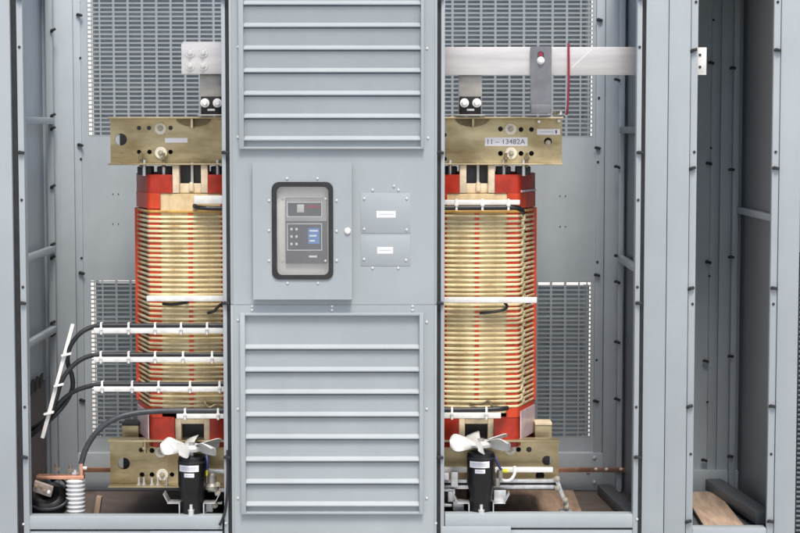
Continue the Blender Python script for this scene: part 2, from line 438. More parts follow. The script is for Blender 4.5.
# protection relay behind the door window
relay = thing('protection_relay', 'dark grey protection relay with keypad and painted blue reflection behind the door window', 'relay', P(303,270,-.0355))
MB().box(PX(262,0), PX(345,0), -.0260, -.0230, PZ(285,0), PZ(175,0)).build('mounting_plate', 'backplate', relay, .001)
MB().pbox(285.5, 327, 198, 263.5, -.0455, -.0265).build('faceplate', 'relay', relay, .002)
MB().pbox(285.9, 326.6, 198.4, 221, -.0462, -.0456).build('upper_reflection', 'reflection_grey', relay)  # pale window reflection painted as a strip over the relay face
def frame_lines(x0,x1,y0,y1,Y,w=.7):
    mb = MB()
    mb.pbox(x0,x1,y0,y0+w,Y,Y+.001).pbox(x0,x1,y1-w,y1,Y,Y+.001).pbox(x0,x0+w,y0+w,y1-w,Y,Y+.001).pbox(x1-w,x1,y0+w,y1-w,Y,Y+.001); return mb
frame_lines(287,322,202,217,-.0467).build('target_frame', 'relayline', relay)
MB().pbox(287.8,321.2,202.8,216.2,-.0465,-.0457).build('target_window', 'relaykey', relay)
MB().pbox(297,304,204.5,212.5,-.0495,-.0467).build('reset_button', 'white', relay, .001)
MB().pbox(306,320,205.5,208,-.0473,-.0467).build('indicator_strip', 'redwire', relay)
frame_lines(287,322,223.5,250.5,-.0467).build('keypad_frame', 'relayline', relay)
kp = MB().pbox(287.8,321.2,224.3,249.7,-.0465,-.0457).build('keypad', 'relaykey', relay)
for i in range(3):
    for j in range(2):
        MB().pbox(290.4+j*5,292.6+j*5,228+i*7.4,230.4+i*7.4,-.0490,-.0466).build('key', 'relayline', kp, .0008)
sc_ = MB().pbox(308,319.5,228,244,-.0480,-.0466).build('blue_reflection', 'blue_reflection', relay)  # blue reflection in the window, painted as a glowing patch with stripes
for i in range(3): MB().pbox(309.5,318-i*1.5,230+i*5,231.6+i*5,-.0484,-.0481).build('reflection_stripe', 'label', sc_)
MB().pbox(309,317,255.5,257.5,-.0461,-.0455).build('maker_plate', 'relayline', relay)
for x, y in ((282.8,198.5),(325.5,198.8),(282.8,260.5),(325.5,260.8)): inst(m_screw, 'screw', relay, P(x,y,-.0460 if x > 285 else -.0262))

# two cover plates with labels
for k, (x0,x1,y0,y1,lx0,lx1,ly0,ly1) in enumerate(((360.6,410.2,193,233.2,376.6,395.6,211,217.6),(360.8,410.2,235.4,266,377.2,393,247,253.6))):
    cp = MB().pbox(x0,x1,y0,y1,-.0080,-.0063).build('cover_plate', 'paint', cab, .001)
    lb = MB().pbox(lx0,lx1,ly0,ly1,-.0086,-.0081).build('label', 'label', cp)
    MB().pbox(lx0+2,lx1-2,(ly0+ly1)/2-.5,(ly0+ly1)/2+.5,-.00885,-.00865).build('print_line', 'inkpale', cp)
    sp = ((364.2,198.5),(406.8,198.5),(364.2,229),(406.8,229.8)) if k == 0 else ((364,259.2),(406,260))
    for x, y in sp: inst(m_screw, 'screw', cp, P(x,y,-.0082))
for x, y in ((372.6,190),(398.6,190),(394,186),(372.6,268),(398.2,268)): inst(m_screw, 'screw', front_up, P(x,y,-.0062))

# sills under the two open bays
def sill(parent, x0, x1, ytop, ylip, m='paint'):
    mb = MB(); mb.box(PX(x0,0,515)+.001, PX(x1,0,515)-.001, .004, .09, PZ(ylip,0), PZ(ytop,0))
    mb.box(PX(x0,0,515)+.001, PX(x1,0,515)-.001, .012, .09, ZBASE, PZ(ylip,0)-.012)
    return mb.build('sill', m, parent, .003)
sill(cab, 26, 222.4, 516.6, 529.5); sill(cab, 444.8, 635, 514.6, 528)
MB().pbox(441, 511, 526.5, 540, -.012, .003).build('sill_cover', 'paint', cab, .002)
MB().pbox(150, 222, 531.5, 545, -.012, .003).build('sill_cover', 'paint', cab, .002)

# clips and rivets on the front flanges
for y in (-2, 152.5, 303, 457):
    for x in (23-(266-y)*-.004, 226.4, 440.8, 639.6):
        xx = 400+(x-400)*(1+(266-y)*.00004)
        inst(m_clip, 'clip', cab, P(xx,y,-.002), (0,R(12),0))
for y in (47, 200, 287, 407):
    for x in (22.6, 637.6):
        xx = 400+(x-400)*(1+(266-y)*.00004)
        inst(m_dot, 'rivet', cab, P(xx,y,-.002))
for x, y in ((23.5,524),(637,519)): inst(m_screw, 'screw', cab, P(x,y,-.002))

# base frame, floor, sides
MB().box(XL0, XSEAM-.002, .13, 1.5, ZBASE, ZFLOOR-.04).build('base_frame', 'paint_dark', cab)
MB().box(XL0+.01, XSEAM-.002, .13, YB-.01, ZFLOOR-.036, ZFLOOR-.004).build('floor_pan', 'brown', cab)
MB().box(XL-.02, XL, .125, 1.48, ZBASE, ZTOP).build('side_wall', 'paint_lit', cab)
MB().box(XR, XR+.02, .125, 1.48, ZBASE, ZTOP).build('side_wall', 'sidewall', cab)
# brown reflection low on the left side wall, painted as a striped sheet
bd = MB().box(XL+.002, XL+.02, .2, 1.24, ZFLOOR, PZ(386,.95)).build('reflection_board', 'brown', cab)
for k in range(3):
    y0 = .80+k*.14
    c = Vector((XL+.024, y0, PZ(386,.95)+.015)); MB().obox(c, (1,0,0), (0,1,.25), (0,0,1), .006, .045, .03).build('slot', 'rubber', bd)  # dark stripes of the painted reflection

# square tubes in the rear corners with clips, side rails
tubeL = MB().box(PX(48.2,1.3), PX(55.2,1.3), 1.30, 1.345, ZFLOOR, ZTOP).build('corner_tube', 'paint', cab, .006)
tubeR = MB().box(PX(618,1.3), PX(623.6,1.3), 1.30, 1.345, ZFLOOR, ZTOP).build('corner_tube', 'paint_lit', cab, .006)
for y in (30,115,128,186,244,257,322,334): inst(m_clip, 'clip', tubeL, P(53.4,y,1.298), (0,R(-25),0))
for y in (80,167,256,282,342,399): inst(m_clip, 'clip', tubeR, P(617.6,y,1.298), (0,R(25),0))
for y in (121, 249, 329):
    z = PZ(y,1.3); MB().box(XL+.05, XL+.085, .04, 1.298, z-.02, z+.02).build('side_rail', 'paint_lit', cab, .004)
z = PZ(258,1.3); MB().bar((PX(620,1.28),1.28,z), (XR-.03,.1,z-.01), .045, .03, (1,0,0)).build('side_rail', 'paint_lit', cab, .004)
z = PZ(130,1.3); MB().box(XR-.05, XR-.02, .1, 1.28, z-.02, z+.02).build('side_rail', 'sidewall', cab, .004)

# ---- back wall with slotted vents
def vent(parent, X0, X1, Z0, Z1, Y, row, col, hole_w, hole_h, x_first):
    """pressed slot grid: vertical webs plus cross bars between them, 3 mm sheet"""
    mb = MB()
    xs = []
    webs = []
    if x_first == 'L':
        webs = [(X0+.6/SB, X0+3.8/SB), (X0+5.0/SB, X0+11.6/SB)]; x = X0+13.2/SB
        while x+hole_w < X1: webs.append((x, x+hole_w)); x += col
    else:
        webs = [(X1-3.8/SB, X1-.6/SB), (X1-11.6/SB, X1-5.0/SB)]; x = X1-13.2/SB-hole_w
        while x > X0: webs.append((x, x+hole_w)); x -= col
        webs.sort()
    prev = X0
    for a, b in webs:
        if a-prev > .0005: mb.box(prev, a, Y, Y+.003, Z0, Z1)
        nz = int((Z1-Z0)/row)
        for k in range(nz+1):
            zb = Z0+k*row; zt = min(zb+row-hole_h, Z1)
            if zt > zb: mb.box(a, b, Y+.0003, Y+.0027, zb, zt)
        prev = b
    if X1-prev > .0005: mb.box(prev, X1, Y, Y+.003, Z0, Z1)
    return mb.build('vent_grille', 'paint', parent)
SB = FPX/(YB+10)                            # px per metre on the back wall (about)
row = 4.37/SB; col = 14.2/SB; hw = 11.9/SB; hh = 2.75/SB
# vents: (x0,x1,y0,y1, first slot x)
VENTS = dict(lu=(88.5,262,-75,136.5), ll=(91.5,262,280.5,438), ru=(420,593,-75,137.5), rl=(420,590,281,437.5))
def wall_sheet(parent, X0, X1, Z0, Z1, openings, Y, m='paint_lit'):
    """openings share the same X range order bottom->top"""
    mb = MB(); xa, xb = openings[0][0], openings[0][1]
    mb.box(X0, xa, Y, Y+.003, Z0, Z1); mb.box(xb, X1, Y, Y+.003, Z0, Z1)
    z = Z0
    for (_, _, a, b) in sorted(openings, key=lambda t: t[2]):
        mb.box(xa, xb, Y, Y+.003, z, a); z = b
    if z < Z1: mb.box(xa, xb, Y, Y+.003, z, Z1)
    return mb.build('back_panel', m, parent)
XM = PX(341, YB)
ZSEAM = PZ(452, YB)
opL = (PX(90,YB), PX(262,YB)); opR = (PX(420,YB), PX(591.5,YB))
zz = {k: (PZ(v[3],YB), min(PZ(v[2],YB), ZTOP-.1)) for k, v in VENTS.items()}
wl = wall_sheet(cab, PX(83.4,YB), XM-.001, ZSEAM+.002, ZTOP, [(*opL, *zz['ll']), (*opL, *zz['lu'])], YB)
wr = wall_sheet(cab, XM+.001, PX(594.4,YB), ZSEAM+.002, ZTOP, [(*opR, *zz['rl']), (*opR, *zz['ru'])], YB)
def vent_pair(w, op, keys, left):
    for k in keys:
        if left: vent(w, op[0], op[1], *zz[k], YB-.0005, row, col, hw, hh, 'L')
        else: vent(w, op[0], op[1], *zz[k], YB-.0005, row, col, hw, hh, 'R')
vent_pair(wl, opL, ('ll','lu'), True); vent_pair(wr, opR, ('rl','ru'), False)
# base channel of the rear frame
MB().box(PX(56,1.37), PX(612,1.37), YB-.03, YB+.03, ZFLOOR, ZSEAM-.002).build('rear_channel', 'paint_lit', cab, .003)
# rear corner pieces
MB().box(XL+.001, PX(75.4,1.365), 1.365, 1.43, ZFLOOR, ZTOP).build('rear_post', 'paint_lit', cab, .004)
MB().box(PX(75.8,1.38), PX(83,1.38), 1.385, 1.43, ZFLOOR, ZTOP).build('rear_flange', 'paint_lit', cab, .004)
MB().box(PX(595,1.38), PX(603.6,1.38), 1.385, 1.43, ZFLOOR, ZTOP).build('rear_flange', 'paint_lit', cab, .004)
MB().box(PX(604.2,1.365), XR-.001, 1.365, 1.43, ZFLOOR, ZTOP).build('rear_post', 'paint_lit', cab, .004)
for x, y in ((80,15),(81,145),(82.4,273),(83,400),(600,20),(598,148),(597.4,275),(596.4,401)): inst(m_clip, 'clip', cab, P(x,y,1.383), (0,R(20),0))
for x, y in ((80.4,58),(81,159),(81.6,258),(599,98),(598,162),(597.4,262),(596.6,360)): inst(m_dot, 'rivet', cab, P(x,y,1.383))
for x, y in ((113,194),(118.5,194),(113,224),(118.5,224),(560,196),(565.5,196),(560,226.5),(565.5,226.5)): inst(m_dot, 'rivet', cab, P(x,y,1.398)).scale = (.5,.5,.5)

# exterior louvre hoods behind each vent (one louvre part per vent, slats as sub-parts)
def hood(parent, X0, X1, Z0, Z1, d=0.):
    Y = YB+.045
    h = MB().box(X0-.012, X0, Y, Y+.075, Z0, Z1).build('rear_louvre', 'paint', parent, .002)
    MB().box(X1, X1+.03, Y, Y+.075, Z0, Z1).build('louvre_cheek', 'paint', h, .002)
    z = Z0+.004; p = .1075
    while z < Z1-.03:
        top = min(z+p-.009, Z1)
        MB().prism([(Y+.046+d,z-.012),(Y+.048+d,z-.010),(Y+.030+d*.7,z+.014),(Y+.012,top),(Y+.010,top),(Y+.027+d*.7,z+.014)], X0+.001, X1-.001).build('slat', 'paint_lit', h)
        z += p
    return h
for k, op in (('lu',opL),('ll',opL)): hood(wl, op[0]+6.2/SB, op[1], *zz[k], .022 if k == 'lu' else 0)
hood(wr, opR[0], opR[1]-6.2/SB, *zz['ru'], .022); hood(wr, opR[0], opR[1]-6.2/SB, zz['rl'][0], zz['rl'][1]-.03)
# floor bearers and gusset seen in the right bay
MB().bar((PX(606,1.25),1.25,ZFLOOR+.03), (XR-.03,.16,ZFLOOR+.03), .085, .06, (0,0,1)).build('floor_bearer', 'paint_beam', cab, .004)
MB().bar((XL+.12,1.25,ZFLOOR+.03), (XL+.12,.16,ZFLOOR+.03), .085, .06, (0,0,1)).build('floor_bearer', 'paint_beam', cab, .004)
for x, y in ((588,471.5),(594.6,457.5),(594.6,482)): inst(m_screw, 'screw', cab, P(x,y,YB-.031)).scale = (1.6,1.6,1.6)
# unseen top frame over the transformer, left open to brighten the bays
rf = MB(); rf.box(XL0, XSEAM-.002, -.004, .13, ZTOP+.002, ZTOP+.05); rf.box(XL0, XSEAM-.002, 1.36, 1.5, ZTOP+.002, ZTOP+.05)
rf.box(XL0, XL+.06, .13, 1.36, ZTOP+.002, ZTOP+.05); rf.box(XR-.08, XSEAM-.002, .13, 1.36, ZTOP+.002, ZTOP+.05)
rf.build('open_top_frame', 'paint', cab)

# ================================================================== SIDE CABINET (third bay)
S0 = XSEAM+.0015; S1 = PX(796.8,0,400)
sc = thing('side_cabinet', 'narrow empty grey cabinet with a tall open front beside the transformer cabinet', 'cabinet', ((S0+S1)/2, .72, 0))
MB().box(S0, PX(688.2,0), -.004, .12, ZBASE, ZTOP).build('post', 'paint', sc, .004)
vflange(sc, 688.7, 695.6, .003, .035)
vflange(sc, 770.6, 777.3, .003, .035)
MB().box(PX(777.9,0), S1, -.004, .12, ZBASE, ZTOP).build('post', 'paint', sc, .004)
MB().box(PX(688.0,.01), PX(689,.01), .03, .05, ZBASE, ZTOP).build('gasket', 'rubber', sc)
MB().box(PX(777,.01), PX(778.4,.01), .03, .05, ZBASE, ZTOP).build('gasket', 'rubber', sc)
sl = MB(); sl.box(PX(695.6,0)+.001, PX(770.6,0)-.001, .004, .09, ZBASE, PZ(528.3,0)); sl.build('sill', 'paint', sc, .003)
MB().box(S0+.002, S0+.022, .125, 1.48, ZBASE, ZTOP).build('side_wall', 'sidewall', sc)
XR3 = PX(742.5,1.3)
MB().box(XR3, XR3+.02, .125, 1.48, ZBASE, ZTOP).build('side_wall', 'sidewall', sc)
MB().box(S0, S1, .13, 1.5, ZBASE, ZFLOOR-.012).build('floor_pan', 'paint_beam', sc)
MB().box(S0, S1, -.004, 1.5, ZTOP+.002, ZTOP+.05).build('shade_roof', 'paint', sc)  # unseen cover added to keep this bay dark
MB().box(PX(690,YB), PX(731,YB), YB, YB+.004, PZ(470,YB), ZTOP).build('back_panel', 'paint_lit', sc)
MB().box(PX(709.4,1.385), PX(717.4,1.385), 1.385, 1.398, PZ(470,YB), ZTOP).build('rear_flange', 'paint_lit', sc, .003)
MB().box(PX(719,1.37), XR3-.001, 1.37, 1.396, PZ(470,YB), ZTOP).build('rear_post', 'paint_lit', sc, .003)
MB().box(PX(683,1.34), XR3-.001, 1.345, 1.40, ZFLOOR, PZ(471,1.33)).build('rear_channel', 'paint_lit', sc, .003)
t3 = MB().box(PX(731.6,1.3), PX(738,1.3), 1.30, 1.345, ZFLOOR, ZTOP).build('corner_tube', 'paint_lit', sc, .006)
for x, y in ((733,68),(731.8,169.5),(731.4,257),(731,356),(730.6,456)): inst(m_clip, 'clip', t3, P(x,y,1.298), (0,R(10),0))
for x, y in ((711.5,63),(709.4,163.5),(708.6,262),(706.2,361),(704.6,460)): inst(m_clip, 'clip', sc, P(x,y,1.383), (0,R(20),0))
for x, y in ((713.5,20),(711,148),(709.4,276),(707.4,402)): inst(m_dot, 'rivet', sc, P(x,y,1.383))
z = PZ(210,1.3); MB().box(XR3-.04, XR3-.005, .05, 1.298, z-.02, z+.02).build('side_rail', 'paint_lit', sc, .004)
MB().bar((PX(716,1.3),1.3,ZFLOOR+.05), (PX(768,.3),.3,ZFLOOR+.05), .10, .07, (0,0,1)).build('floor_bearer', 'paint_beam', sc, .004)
for y, in ((50,),(168,),(288,),(406,),(521,)):
    for x in (691.5, 774.6):
        xx = 400+(x-400)*(1+(266-y)*.00004); inst(m_clip, 'clip', sc, P(xx,y,.001), (0,R(12 if x > 700 else -12),0))
for y in (2, 152, 304, 454):
    for x in (693, 774):
        xx = 400+(x-400)*(1+(266-y)*.00004); inst(m_dot, 'rivet', sc, P(xx,y,.001))
stp = MB().pbox(695.5,706.5,47.5,75,.05,.053).build('strike_plate', 'white', sc, .001)
for y in (55,67): inst(m_dot, 'rivet', stp, P(700,y,.049))

# plywood sheet on the floor of the side cabinet
zf = ZFLOOR+.006
def on_floor(x, y, z):
    u = (x-400)/FPX; v = (266.5-y)/FPX
    t = (z-CAM[2])/(-ST_+v*CT_); return Vector((u*t, CAM[1]+(CT_+v*ST_)*t, z))
a = [on_floor(*q, zf+.02) for q in ((683,491.5),(717,491.5),(744,525),(705,527))]
mb = MB(); A = [mb.bm.verts.new(p) for p in a]; B = [mb.bm.verts.new(p-Vector((0,0,.018))) for p in a]
mb.bm.faces.new(A); mb.bm.faces.new(B[::-1])
for i in range(4): mb.bm.faces.new((A[i],B[i],B[(i+1)%4],A[(i+1)%4]))
tag(mb.build('plywood_sheet', 'wood', at=a[0], bev=.002), 'light plywood sheet lying on the floor of the narrow side cabinet', 'plywood')
# plywood under the right bay
def floor_sheet(name, q, m, lab, cat, z, t=.012):
    a = [on_floor(*p, z+t) for p in q]
    mb = MB(); A = [mb.bm.verts.new(p) for p in a]; B = [mb.bm.verts.new(p-Vector((0,0,t-.001))) for p in a]
    mb.bm.faces.new(A); mb.bm.faces.new(B[::-1])
    n = len(a)
    for i in range(n): mb.bm.faces.new((A[i],B[i],B[(i+1)%n],A[(i+1)%n]))
    return tag(mb.build(name, m, at=a[0], bev=.002), lab, cat)
floor_sheet('floor_board', ((440,488.5),(573,490),(586,521),(436,521)), 'boardwood', 'brown wooden board on the floor under the right hand coil', 'board', ZFLOOR)
floor_sheet('floor_board', ((96,491),(240,491),(240,523),(88,523)), 'brown', 'dark brown board on the floor under the left hand coil', 'board', ZFLOOR)

# ================================================================== NEXT CABINET at the right edge
nc = thing('louvred_cabinet', 'dark louvred cabinet just visible at the right edge of the photo', 'cabinet', (S1+.5, .72, 0))
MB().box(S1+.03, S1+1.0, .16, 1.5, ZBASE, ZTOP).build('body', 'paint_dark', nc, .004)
for k in range(60):
    z = ZBASE+.05+k*.027
    MB().prism([(.158,z),(.13,z+.004),(.13,z+.008),(.158,z+.018)], S1+.035, S1+.7).build('slat', 'sidewall', nc)

# ================================================================== TRANSFORMER
TY = .72
tr = thing('transformer', 'dry type power transformer with red and cream coils between gold clamp channels', 'transformer', (PX(337,.62), TY, ZFLOOR))
ha, hc, hb, fd = .352, .238, .42, .32       # half width, front half width, half depth, facet depth
def front(u): return hb+.034*max(0,1-(u/hc)**2)
def outline(off=0., n_round=4):
    pts = [(0,-front(0)),(hc*.28,-front(hc*.28)),(hc*.55,-front(hc*.55)),(hc*.8,-front(hc*.8)),(hc,-hb),(ha,-hb+fd),(ha,hb-fd),(hc,hb),(-hc,hb),(-ha,hb-fd),(-ha,-hb+fd),(-hc,-hb),(-hc*.8,-front(hc*.8)),(-hc*.55,-front(hc*.55)),(-hc*.28,-front(hc*.28))]
    out = []
    n = len(pts)
    for i in range(n):
        p = Vector(pts[i]); a = Vector(pts[i-1]); b = Vector(pts[(i+1)%n])
        d = .022
        da = (a-p).normalized(); db = (b-p).normalized()
        if da.dot(db) < -.96: out.append(p); continue
        for k in range(n_round+1):
            t = k/n_round; q0 = p+da*d; q1 = p+db*d
            out.append((1-t)**2*q0+2*t*(1-t)*p+t*t*q1)
    res = []
    n = len(out)
    for i in range(n):
        t = (out[(i+1)%n]-out[i-1]).normalized(); nrm = Vector((t.y, -t.x))
        res.append(out[i]+nrm*off)
    return res
def strip(cx, z0, z1, umin, off, th, m, name, parent, bev=0):
    """wall following the outline from +umin round the back to -umin (front gap of 2*umin)"""
    o = outline(off); n = len(o)
    # outline starts at front centre and runs to +x first
    def clip_front(o):
        seq = [p for p in o if not (abs(p.x) < umin and p.y < 0)]
        y = -front(umin)-off
        return [Vector((umin, y))]+seq+[Vector((-umin, y))]
    A = clip_front(outline(off)); B = clip_front(outline(off-th))
    mb = MB(); bm = mb.bm
    f = lambda p, z: bm.verts.new((cx+p.x, TY+p.y, z))
    Ra = [(f(a,z0), f(a,z1), f(b,z1), f(b,z0)) for a, b in zip(A, B)]
    for p, q in zip(Ra, Ra[1:]):
        for k in range(4): bm.faces.new((p[k], q[k], q[(k+1)%4], p[(k+1)%4]))
    bm.faces.new(Ra[0]); bm.faces.new(Ra[-1][::-1])
    return mb.build(name, m, parent, bev)
Yc = TY-hb                                   # coil front plane
ND = 41
zt_, zb_ = PZ(211.5, Yc), PZ(405.5, Yc)
def disc_mesh():
    prof = [(.0,-.004),(.0,.004),(-.004,.007),(-.046,.007),(-.050,.004),(-.050,-.004),(-.046,-.007),(-.004,-.007)]
    o = outline(0); n = len(o); mb = MB(); bm = mb.bm
    rings = []
    nor = []
    for i in range(n):
        t = (o[(i+1)%n]-o[i-1]).normalized(); nor.append(Vector((t.y,-t.x)))
    for i in range(n): rings.append([bm.verts.new((o[i].x+nor[i].x*a, o[i].y+nor[i].y*a, b)) for a, b in prof])
    m = len(prof)
    for i in range(n):
        A, B = rings[i], rings[(i+1)%n]
        for k in range(m): bm.faces.new((A[k],B[k],B[(k+1)%m],A[(k+1)%m]))
    return mb
m_disc = shared(disc_mesh(), 'winding_disc', 'disc')
m_disc0 = m_disc.copy(); m_disc0.materials[0] = M['varnish']
z_disc = [zt_+(zb_-zt_)*i/(ND-1) for i in range(ND)]
def coil(cxpx, merged=False, spacer=0):
    cx = PX(cxpx, .62)
    # coil root part: inner cylinder, shade of the gaps put into its dark colour
    mb = MB(); mb.zprism([(cx+p.x*.90, TY+p.y*.86) for p in outline(-.05)], zb_-.05, zt_+.05)
    c = mb.build('coil', 'gap_shade', tr)
    w = .167
    # cream front winding
    mb = MB()
    ys = lambda u: TY-front(u)+.015
    pts = [(cx-w+2*w*k/10, ys(-w+2*w*k/10)) for k in range(11)]
    mb.zprism(pts+[(cx+w,TY-hb+.09),(cx-w,TY-hb+.09)], PZ(413,Yc), PZ(193.5,Yc))
    mb.build('inner_winding', 'tan', c)
    mb = MB(); mb.zprism([(x,y-.004) for x,y in pts]+[(cx+w-.001,TY-hb+.06),(cx-w+.001,TY-hb+.06)], PZ(210.5,Yc), PZ(193.7,Yc))
    mb.build('end_tape', 'cream', c)
    mb = MB(); mb.zprism([(x,y-.004) for x,y in pts]+[(cx+w-.001,TY-hb+.06),(cx-w+.001,TY-hb+.06)], PZ(412.5,Yc), PZ(406.5,Yc))
    mb.build('end_tape', 'cream', c)
    # vertical tape seams on the cream band and the central red stick
    for u, ww, m_ in ((0,.0115,'red'),):
        MB().box(cx+u-ww, cx+u+ww, TY-front(0)+.005, TY-hb+.03, PZ(409,Yc), PZ(212,Yc)).build('spacer_stick', m_, c)
    for s in (-1,1):
        # wide red corner sticks
        MB().zprism([(cx+s*w,TY-front(w)+.006),(cx+s*(hc-.006),TY-hb+.006),(cx+s*(hc+.012),TY-hb+.05),(cx+s*w,TY-hb+.08)], PZ(409,Yc), PZ(209,Yc)).build('spacer_stick', 'red', c)
        MB().box(cx+s*(ha-.03), cx+s*(ha+.003), TY-hb+fd-.025, TY-hb+fd+.08, zb_-.01, zt_+.01).build('spacer_stick', 'red', c)
        n_ = Vector((s*fd, -(ha-hc), 0)).normalized(); ta = .56 if spacer == s else .70; tm = (ta+1)/2
        MB().obox(Vector((cx+s*(hc+(ha-hc)*tm), TY-hb+fd*tm, (zb_+zt_)/2))-n_*.016, (ha-hc, s*fd, 0), n_, (0,0,1), .168*(1-ta), .004, (zt_-zb_)/2+.012).build('barrier_sheet', 'red', c)
        if spacer == s:
            mb = MB()
            for k in range(ND-1):
                z = (z_disc[k]+z_disc[k+1])/2+.001; t = .22+.10*(k%2)
                px_, py_ = cx+s*(hc+(ha-hc)*t), TY-hb+fd*t
                mb.obox((px_-s*.006,py_,z), (ha-hc,s*fd,0), (s*fd,-(ha-hc),0), (0,0,1), .014, .008, .009)
            mb.build('spacer_column', 'disc', c)
    # end collars
    strip(cx, PZ(193,Yc), PZ(174.5,Yc), .098, -.004, .02, 'red_shaded', 'end_collar', c)
    strip(cx, PZ(208.5,Yc), PZ(193.2,Yc), w, -.002, .03, 'red', 'end_collar', c)
    strip(cx, PZ(417,Yc), PZ(407.5,Yc), w, -.002, .03, 'red', 'end_collar', c)
    strip(cx, PZ(447,Yc), PZ(416.5,Yc), .098, -.006, .02, 'red_shaded', 'end_collar', c)
    # cream lead frame at the top with dark leads, lower frame with a dark opening
    q = 6e-3
    def b(u0,u1,y0,y1,Y0,Y1): return (cx+u0, cx+u1, Y0, Y1, PZ(y1,Yc), PZ(y0,Yc))
    fr = MB(); fr.box(*b(-.098,-.060,164,193,Yc-.022,Yc+.09)).box(*b(.060,.098,164,193,Yc-.022,Yc+.09)).box(*b(-.060,.060,183.5,193,Yc+.002,Yc+.09))
    fr.box(*b(-.165,-.098,192,193.6,Yc-.006,Yc+.03)).box(*b(.098,.165,192,193.6,Yc-.006,Yc+.03))
    fr.build('lead_frame', 'creamp', c, .004)
    MB().box(*b(-.060,.060,163,183.3,Yc+.05,Yc+.09)).build('lead_slot', 'steel', c)
    MB().cyl((cx+.006,Yc+.03,PZ(186,Yc)), (cx+.006,Yc+.03,PZ(163,Yc)), .008, 12).build('lead_rod', 'nylon', c)
    MB().lathe([(.014,0),(.017,.02),(.010,.05)], (cx+.006,Yc-.004,PZ(191,Yc)), (0,0,1), 14).build('lead_tip', 'creamp', c)
    fr = MB(); fr.box(*b(-.098,-.064,418.5,447,Yc+.0,Yc+.09)).box(*b(.064,.098,418.5,447,Yc+.0,Yc+.09)).box(*b(-.064,.064,418.5,424,Yc+.002,Yc+.09))
    fr.build('lead_frame', 'creamp', c, .004)
    MB().box(*b(-.064,.064,424,447,Yc+.06,Yc+.09)).build('lead_slot', 'black', c)
    # frosted sheets at the lower facets
    for s in (-1,1):
        n_ = Vector((s*fd, -(ha-hc), 0)).normalized(); p0 = Vector((cx+s*(hc+ha)/2, TY-hb+fd/2, (PZ(412,Yc)+PZ(440,Yc))/2))
        MB().obox(p0+n_*.004, (ha-hc, s*fd, 0), n_, (0,0,1), .145, .003, (PZ(412,Yc)-PZ(440,Yc))/2).build('frosted_sheet', 'paper', c)
    if spacer:
        n_ = Vector((spacer*fd, -(ha-hc), 0)).normalized(); p0 = Vector((cx+spacer*(hc+ha)/2, TY-hb+fd/2, PZ(191.5,Yc)))
        MB().obox(p0+n_*.003, (ha-hc, spacer*fd, 0), n_, (0,0,1), .15, .003, .006).build('tape_strip', 'paper', c)
    # winding discs
    if merged:
        mb = MB()
        for z in z_disc:
            t = bmesh.new(); t.from_mesh(m_disc); bmesh.ops.translate(t, verts=t.verts, vec=(cx,TY,z)); me_ = bpy.data.meshes.new('t'); t.to_mesh(me_); t.free(); mb.bm.from_mesh(me_); bpy.data.meshes.remove(me_)
        w_ = mb.build('winding', 'disc', c); w_['kind'] = 'stuff'
    else:
        for i, z in enumerate(z_disc):
            if i == 0:
                o = bpy.data.objects.new('winding_disc', m_disc0); COL.objects.link(o); o.parent = c; o.location = Vector((cx,TY,z))-origin(c); continue
            o = inst(m_disc, 'winding_disc', c, (cx+random.uniform(-.002,.002), TY+random.uniform(-.003,.002), z+random.uniform(-.0016,.0016)), (R(random.uniform(-.25,.25)), R(random.uniform(-.3,.3)), 0))
    # pressure pads between coil and clamps
    for s in (-1,1):
        for u in (.15,.26):
            MB().box(cx+s*u-.04, cx+s*u+.04, Yc+.03, Yc+.15, PZ(175,Yc)-.0, PZ(166.5,Yc)).build('pressure_pad', 'rubber', c, .006)
            MB().cyl((cx+s*u,Yc+.02,PZ(176,Yc)), (cx+s*u,Yc+.02,PZ(160,Yc)), .011, 12).build('pressure_screw', 'galv', c)
    return c
coilL = coil(197.5); coilR = coil(474.5, spacer=1); coil(336, merged=True)

# clamps
Yw = .36; Yfl = .262
CX0, CX1 = PX(107.5,Yfl,140), PX(563.5,Yfl,140)
def H(x, y, rpx, Y=Yw): p = P(x,y,Y); return circle(p.x, p.z, rpx/FPX*(10+Y))
def clamp(y0, y1, big, holes, x0, x1):
    z0, z1 = PZ(y1,Yfl)+.002, PZ(y0,Yfl)-.002
    w = plate('core_clamp', 'gold', tr, rect(x0, x1, z0+.011, z1-.011), [H(*h) for h in big+holes], Yw, Yw+.011)
    MB().box(x0, x1, Yfl, Yw+.011, z0, z0+.010).build('clamp_flange', 'gold', w, .003)
    MB().box(x0, x1, Yfl, Yw+.011, z1-.010, z1).build('clamp_flange', 'gold', w, .003)
    return w
cu_ = clamp(116.5, 165.5, [(121,139.5,6)], [(139,128,2.2),(149,128,2.2),(170.5,128,2.3),(139,152,2.2),(149.5,152,2.3),(170.5,152,2.3),
      (500.5,129,2.5),(521,129.5,2.4),(531.5,129.5,2.4),(500.5,153.5,2.5),(521,153.5,2.5),(531.5,153.5,2.5),(548,141.5,4),(444.5,135,2.2),(444.5,159,2.2)], CX0, CX1)
LX0, LX1 = PX(107.5,Yfl,465), PX(560,Yfl,465)
cl_ = clamp(440, 488.5, [(124,463.5,6)], [(141,450,2.3),(152,450.5,2.6),(142,474.6,2.5),(152,474.6,2.5),(172,474.6,2.4),
      (518.5,449.5,2.6),(529,449.5,2.8),(547,460.5,5),(540,475.5,4.5)], LX0, LX1)
for x, y in ((160.5,128.5),(161,153)): 
    inst(m_washer, 'washer', cu_, P(x,y,Yw)); inst(m_nut, 'bolt', cu_, P(x,y,Yw))
for x, y in ((510.5,129),(511,153.5)):
    inst(m_washer, 'washer', cu_, P(x,y,Yw)); inst(m_nut, 'bolt', cu_, P(x,y,Yw))
inst(m_nut, 'bolt', cu_, P(548,143,Yw+.012))
